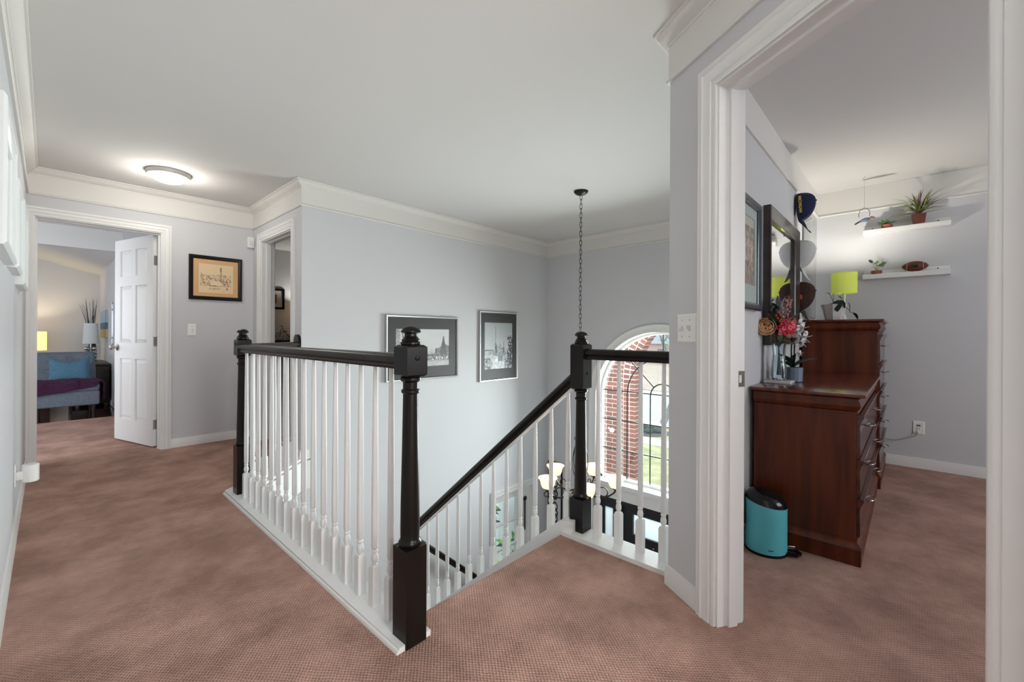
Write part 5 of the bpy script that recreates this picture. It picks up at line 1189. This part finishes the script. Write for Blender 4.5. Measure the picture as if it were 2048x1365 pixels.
# ================================================================== far bedroom: chaise, pillow, throw, lamps
BLUEF = mat('blue_grey_tweed', (112, 120, 132), 0.9, rgb2=(92, 102, 116), nscale=60, bump=0.5, bscale=260)
cx0, cx1 = -0.150, 0.470
chs = thing('chaise', 'armless blue-grey tufted chaise on the dark wooden floor', 'chaise', (0.16, 8.4, 0))
obj('seat_base', MB().rbox(cx0, cx1, 7.98, 8.72, 0.14, 0.335, 0.03, 3), BLUEF, chs)
obj('seat_cushion', MB().rbox(cx0, cx1, 7.97, 8.70, 0.325, 0.43, 0.04, 4), BLUEF, chs)
def back(u, v):   # tufted backrest, front face
    x = cx0+(cx1-cx0)*u; z = 0.40+0.42*v; y = 8.60+0.26*v
    t = 0.0
    for (a, b) in ((0.22, 0.45), (0.5, 0.45), (0.78, 0.45), (0.36, 0.75), (0.64, 0.75)):
        t += 0.030*math.exp(-(((u-a)/0.09)**2+((v-b)/0.13)**2))
    e = 0.04*(max(0, abs(u-.5)*2-0.86)/0.14)**2+0.05*(max(0, v-0.88)/0.12)**2
    return (x, y+t+e, z)
bk = MB().grid(24, 18, back); bk2 = MB()
nn = 25*19
bk2.v = bk.v + [(x, 8.74+0.26*((z-0.40)/0.42), z) for (x, y, z) in bk.v]
bk2.f = list(bk.f) + [tuple(i+nn for i in q[::-1]) for q in bk.f]
edge = [i for i in range(25)] + [25*j+24 for j in range(1, 19)] + [25*18+i for i in range(23, -1, -1)] + [25*j for j in range(17, 0, -1)]
for i in range(len(edge)): a, b = edge[i], edge[(i+1) % len(edge)]; bk2.f.append((a, b, b+nn, a+nn))
br = obj('backrest', bk2, BLUEF, chs, 60)
for (a, b) in ((0.22, 0.45), (0.5, 0.45), (0.78, 0.45), (0.36, 0.75), (0.64, 0.75)):
    p = back(a, b); obj('tuft_button', MB().ell((p[0], p[1]-0.004, p[2]), (0.010, 0.006, 0.010), 8, 6), BLUEF, br)
for x in (cx0+0.06, cx1-0.06):
    for y in (8.03, 8.66): obj('leg', MB().lathe([(0.012, -0.011), (0.020, 0.15)], (x, y, 0), 12), DARKW, chs)
def pillow(name, label, c, w, h, t, m, lean):
    n = 14; v = []; f = []
    for sd in (1, -1):
        for j in range(n+1):
            for i in range(n+1):
                a, b = i/n*2-1, j/n*2-1
                px = a*w/2*(1-0.06*(1-b*b)); pz = b*h/2*(1-0.10*(1-a*a)) - (0.16*h*(1-abs(a))*max(0, b)**3)
                th = t*((1-a**4)*(1-b**4))**0.5
                v.append((c[0]+px, c[1]-sd*th+lean*pz, c[2]+pz))
    N = (n+1)**2
    for s in range(2):
        for j in range(n):
            for i in range(n):
                q = (s*N+j*(n+1)+i, s*N+j*(n+1)+i+1, s*N+(j+1)*(n+1)+i+1, s*N+(j+1)*(n+1)+i); f.append(q if s else q[::-1])
    bm = MB().add(v, f); me = bm.mesh(name, m, 80); b2 = bmesh.new(); b2.from_mesh(me); bmesh.ops.remove_doubles(b2, verts=b2.verts, dist=1e-5); b2.to_mesh(me); b2.free()
    return tag(obj(name, me, m), label, 'cushion')
pillow('throw_pillow', 'teal blue linen cushion on the chaise', (0.20, 8.51, 0.595), 0.41, 0.325, 0.075, mat('teal_linen', (82, 122, 146), 0.9, rgb2=(68, 106, 130), nscale=50, bump=0.4, bscale=300), 0.45)
def thr(u, v):
    s = -0.26+0.98*u                                      # runs across the seat and down its right side
    yy = 8.02+0.34*v+0.03*math.sin(u*7)-0.05*(1-u)
    rip = 0.012*math.sin(u*19+v*5)+0.010*math.sin(v*14+u*3)
    if s < cx1-0.02:
        f0 = 7.955-0.17*max(0, 0.85-u)**0.8; yq = f0+(8.36-f0)*v+0.02*math.sin(u*7)*v
        if yq > 7.975: return (s, yq, 0.447+abs(rip)*1.2+0.012*math.sin(v*PI))
        return (s, 7.955-abs(rip)*0.8, 0.447-(7.975-yq))
    k = s-(cx1-0.02); a = min(k/0.06, 1)*PI/2
    x = cx1-0.02+0.045*math.sin(a)+0.012; z = 0.447-0.045*(1-math.cos(a))-max(0, k-0.06)
    return (x+abs(rip)*0.8, yy+0.3*max(0, k-.06)*(0.5-v), z+0.012*(1-min(1, k/.06)))
tag(obj('throw_blanket', MB().grid(40, 16, thr), mat('plum_knit', (66, 30, 62), 0.95, rgb2=(48, 20, 46), nscale=40, bump=0.9, bscale=200), None, 80, thick=0.016), 'deep purple throw blanket draped over the chaise', 'blanket')
dd = thing('dark_sideboard', 'dark brown sideboard along the sitting area wall', 'sideboard', (0.45, 9.6, 0))
obj('body', MB().rbox(0.24, 0.635, 9.0, 10.35, 0.03, 0.60, 0.004), DARKW, dd)
obj('top', MB().rbox(0.225, 0.64, 8.98, 10.37, 0.60, 0.63, 0.004), DARKW, dd)
for y in (9.05, 10.25):
    for x in (0.27, 0.58): obj('foot', MB().box(x, x+0.04, y, y+0.04, -0.011, 0.03), DARKW, dd)
for k in range(3): obj('drawer_front', MB().rbox(0.228, 0.242, 9.04+0.435*k, 9.44+0.435*k, 0.08, 0.58, 0.003), DARKW, dd)
WS = mat_shade('white_shade', (226, 228, 230), (226, 228, 230), 0.02, 0.3)
wl_ = drum_lamp('table_lamp', 'white shaded lamp with stacked chrome balls on the sideboard', (0.465, 9.75), 0.63, 0.925, 1.255, 0.098, WS, CHROME, [(0.05, 0), (0.05, 0.01), (0.006, 0.014), (0.006, 0.30), (0.0001, 0.30)], 0, None, 0.082)
for k in range(4): obj('chrome_ball', MB().ell((0.415, 9.75, 0.66+0.062*k), (0.031, 0.031, 0.031), 16, 10), CHROME, wl_)
for k in range(4): obj('chrome_ball', MB().ell((0.51, 9.75, 0.66+0.062*k), (0.031, 0.031, 0.031), 16, 10), CHROME, wl_)
vb = thing('branch_vase', 'dark vase of tall bare twigs behind the white lamp', 'vase', (0.50, 10.12, 0.63))
obj('vase', MB().lathe([(0.04, 0.63), (0.06, 0.70), (0.055, 0.85), (0.03, 0.98), (0.035, 1.02)], (0.50, 10.12, 0), 20), DARKW, vb)
rk = random.Random(5)
for k in range(17):
    a = rk.uniform(-0.13, 0.10); b = rk.uniform(-0.06, 0.06); L = rk.uniform(0.55, 0.72)
    obj('twig', MB().tube([(0.50+a*0.1, 10.12+b*.2, 0.95), (0.49+a*0.55, 10.12+b*.6, 1.0+L*0.5), (0.485+a+rk.uniform(-.02, .02), 10.12+b, 0.97+L)], [0.004, 0.003, 0.0015], 5), mat('twig_bark', (66, 56, 52), 0.9), vb)
ns = thing('nightstand', 'dark nightstand under the yellow lamp in the far bedroom', 'nightstand', (-0.25, 10.95, 0))
obj('body', MB().rbox(-0.55, 0.02, 10.68, 11.18, 0.03, 0.50, 0.004), DARKW, ns)
obj('top', MB().rbox(-0.57, 0.035, 10.66, 11.20, 0.50, 0.53, 0.004), DARKW, ns)
for x in (-0.53, -0.04):
    for y in (10.71, 11.11): obj('foot', MB().box(x, x+0.04, y, y+0.04, -0.011, 0.03), DARKW, ns)
YEL = mat_shade('yellow_shade', (250, 232, 170), (255, 232, 160), 0.6, 0.12)
drum_lamp('table_lamp', 'small glowing yellow lamp on the dark nightstand', (-0.15, 10.85), 0.53, 0.80, 1.118, 0.13, YEL, CHROME, [(0.055, 0), (0.055, 0.012), (0.008, 0.016), (0.008, 0.30), (0.0001, 0.30)], 13, (1, 0.84, 0.55))
# canvas and hanging rod on the right wall
cvs = thing('canvas_painting', 'small seascape canvas on the sitting area wall', 'painting', (0.66, 10.1, 1.02))
obj('canvas', MB().rbox(0.630, 0.659, 9.62, 10.66, 1.02, 1.47, 0.003), mat('canvas_edge', (70, 84, 96), 0.8), cvs)
def art_sea(u, v):
    if v > 0.55: return (150+60*(v-.55), 186, 206)
    if v > 0.3: return (84, 112, 138)
    return (196, 170, 116)
raster('painted_face', mat_attr('printed_paper', 0.6), cvs, 24, 16, art_sea, lambda u, v: (0.6285, 9.625+1.03*u, 1.025+0.44*v))
raster('painted_edge', mat_attr('printed_paper', 0.6), cvs, 2, 16, art_sea, lambda u, v: (0.632+0.026*u, 9.6195, 1.025+0.44*v))
hr = thing('wall_candle_sconce', 'slender silver wall ornament with finials beside the door edge', 'wall ornament', (0.65, 8.75, 0.95))
obj('rod', MB().tube([(0.645, 8.75, 0.93), (0.645, 8.75, 1.55)], 0.006, 8), CHROME, hr)
for z in (0.93, 1.03, 1.45, 1.55): obj('finial', MB().ell((0.645, 8.75, z), (0.013, 0.016, 0.016), 10, 8), CHROME, hr)
obj('back_plate', MB().rbox(0.650, 0.659, 8.70, 8.80, 1.0, 1.5, 0.003), CHROME, hr)
# ================================================================== garden room plants, seen through the glazed doors
PLG = [mat('bright_leaf', (96, 150, 56), 0.45), mat('mid_leaf', (58, 96, 48), 0.5), mat('deep_leaf_green', (34, 52, 38), .45)]
def bushy(name, label, x, y, h, n, seed):
    t = thing(name, label, 'potted plant', (x, y, ZF)); r = random.Random(seed)
    obj('pot', MB().lathe([(0.14, 0.001), (0.19, 0.36), (0.20, 0.38), (0.18, 0.38), (0.17, 0.34), (0.0005, 0.34)], (x, y, ZF), 24), mat('black_pot', (28, 26, 24), .5), t)
    lm_ = [leaf_mb(0.20, 0.085, 0.2).mesh('leaf', m, 60) for m in PLG]
    for k in range(n):
        a = r.uniform(0, 2*PI); hh = r.uniform(0.3, h); rad = r.uniform(0.03, 0.22)
        inst(r.choice(lm_), 'leaf', t, aim((x+rad*math.cos(a), y+rad*math.sin(a), ZF+0.35+hh), (math.cos(a), math.sin(a), r.uniform(-.2, .9)), r.uniform(-.5, .5)))
    for k in range(5):
        a = k*1.256; obj('stem', MB().tube([(x, y, ZF+0.33), (x+0.1*math.cos(a), y+0.1*math.sin(a), ZF+0.35+h*0.8)], 0.008, 5), PLG[1], t)
bushy('leafy_houseplant', 'bright green houseplant in a black pot behind the glazed doors', 5.03, 5.42, 0.85, 70, 4)
bushy('leafy_houseplant', 'smaller houseplant just inside the glazed doors', 4.98, 4.46, 0.42, 40, 8)
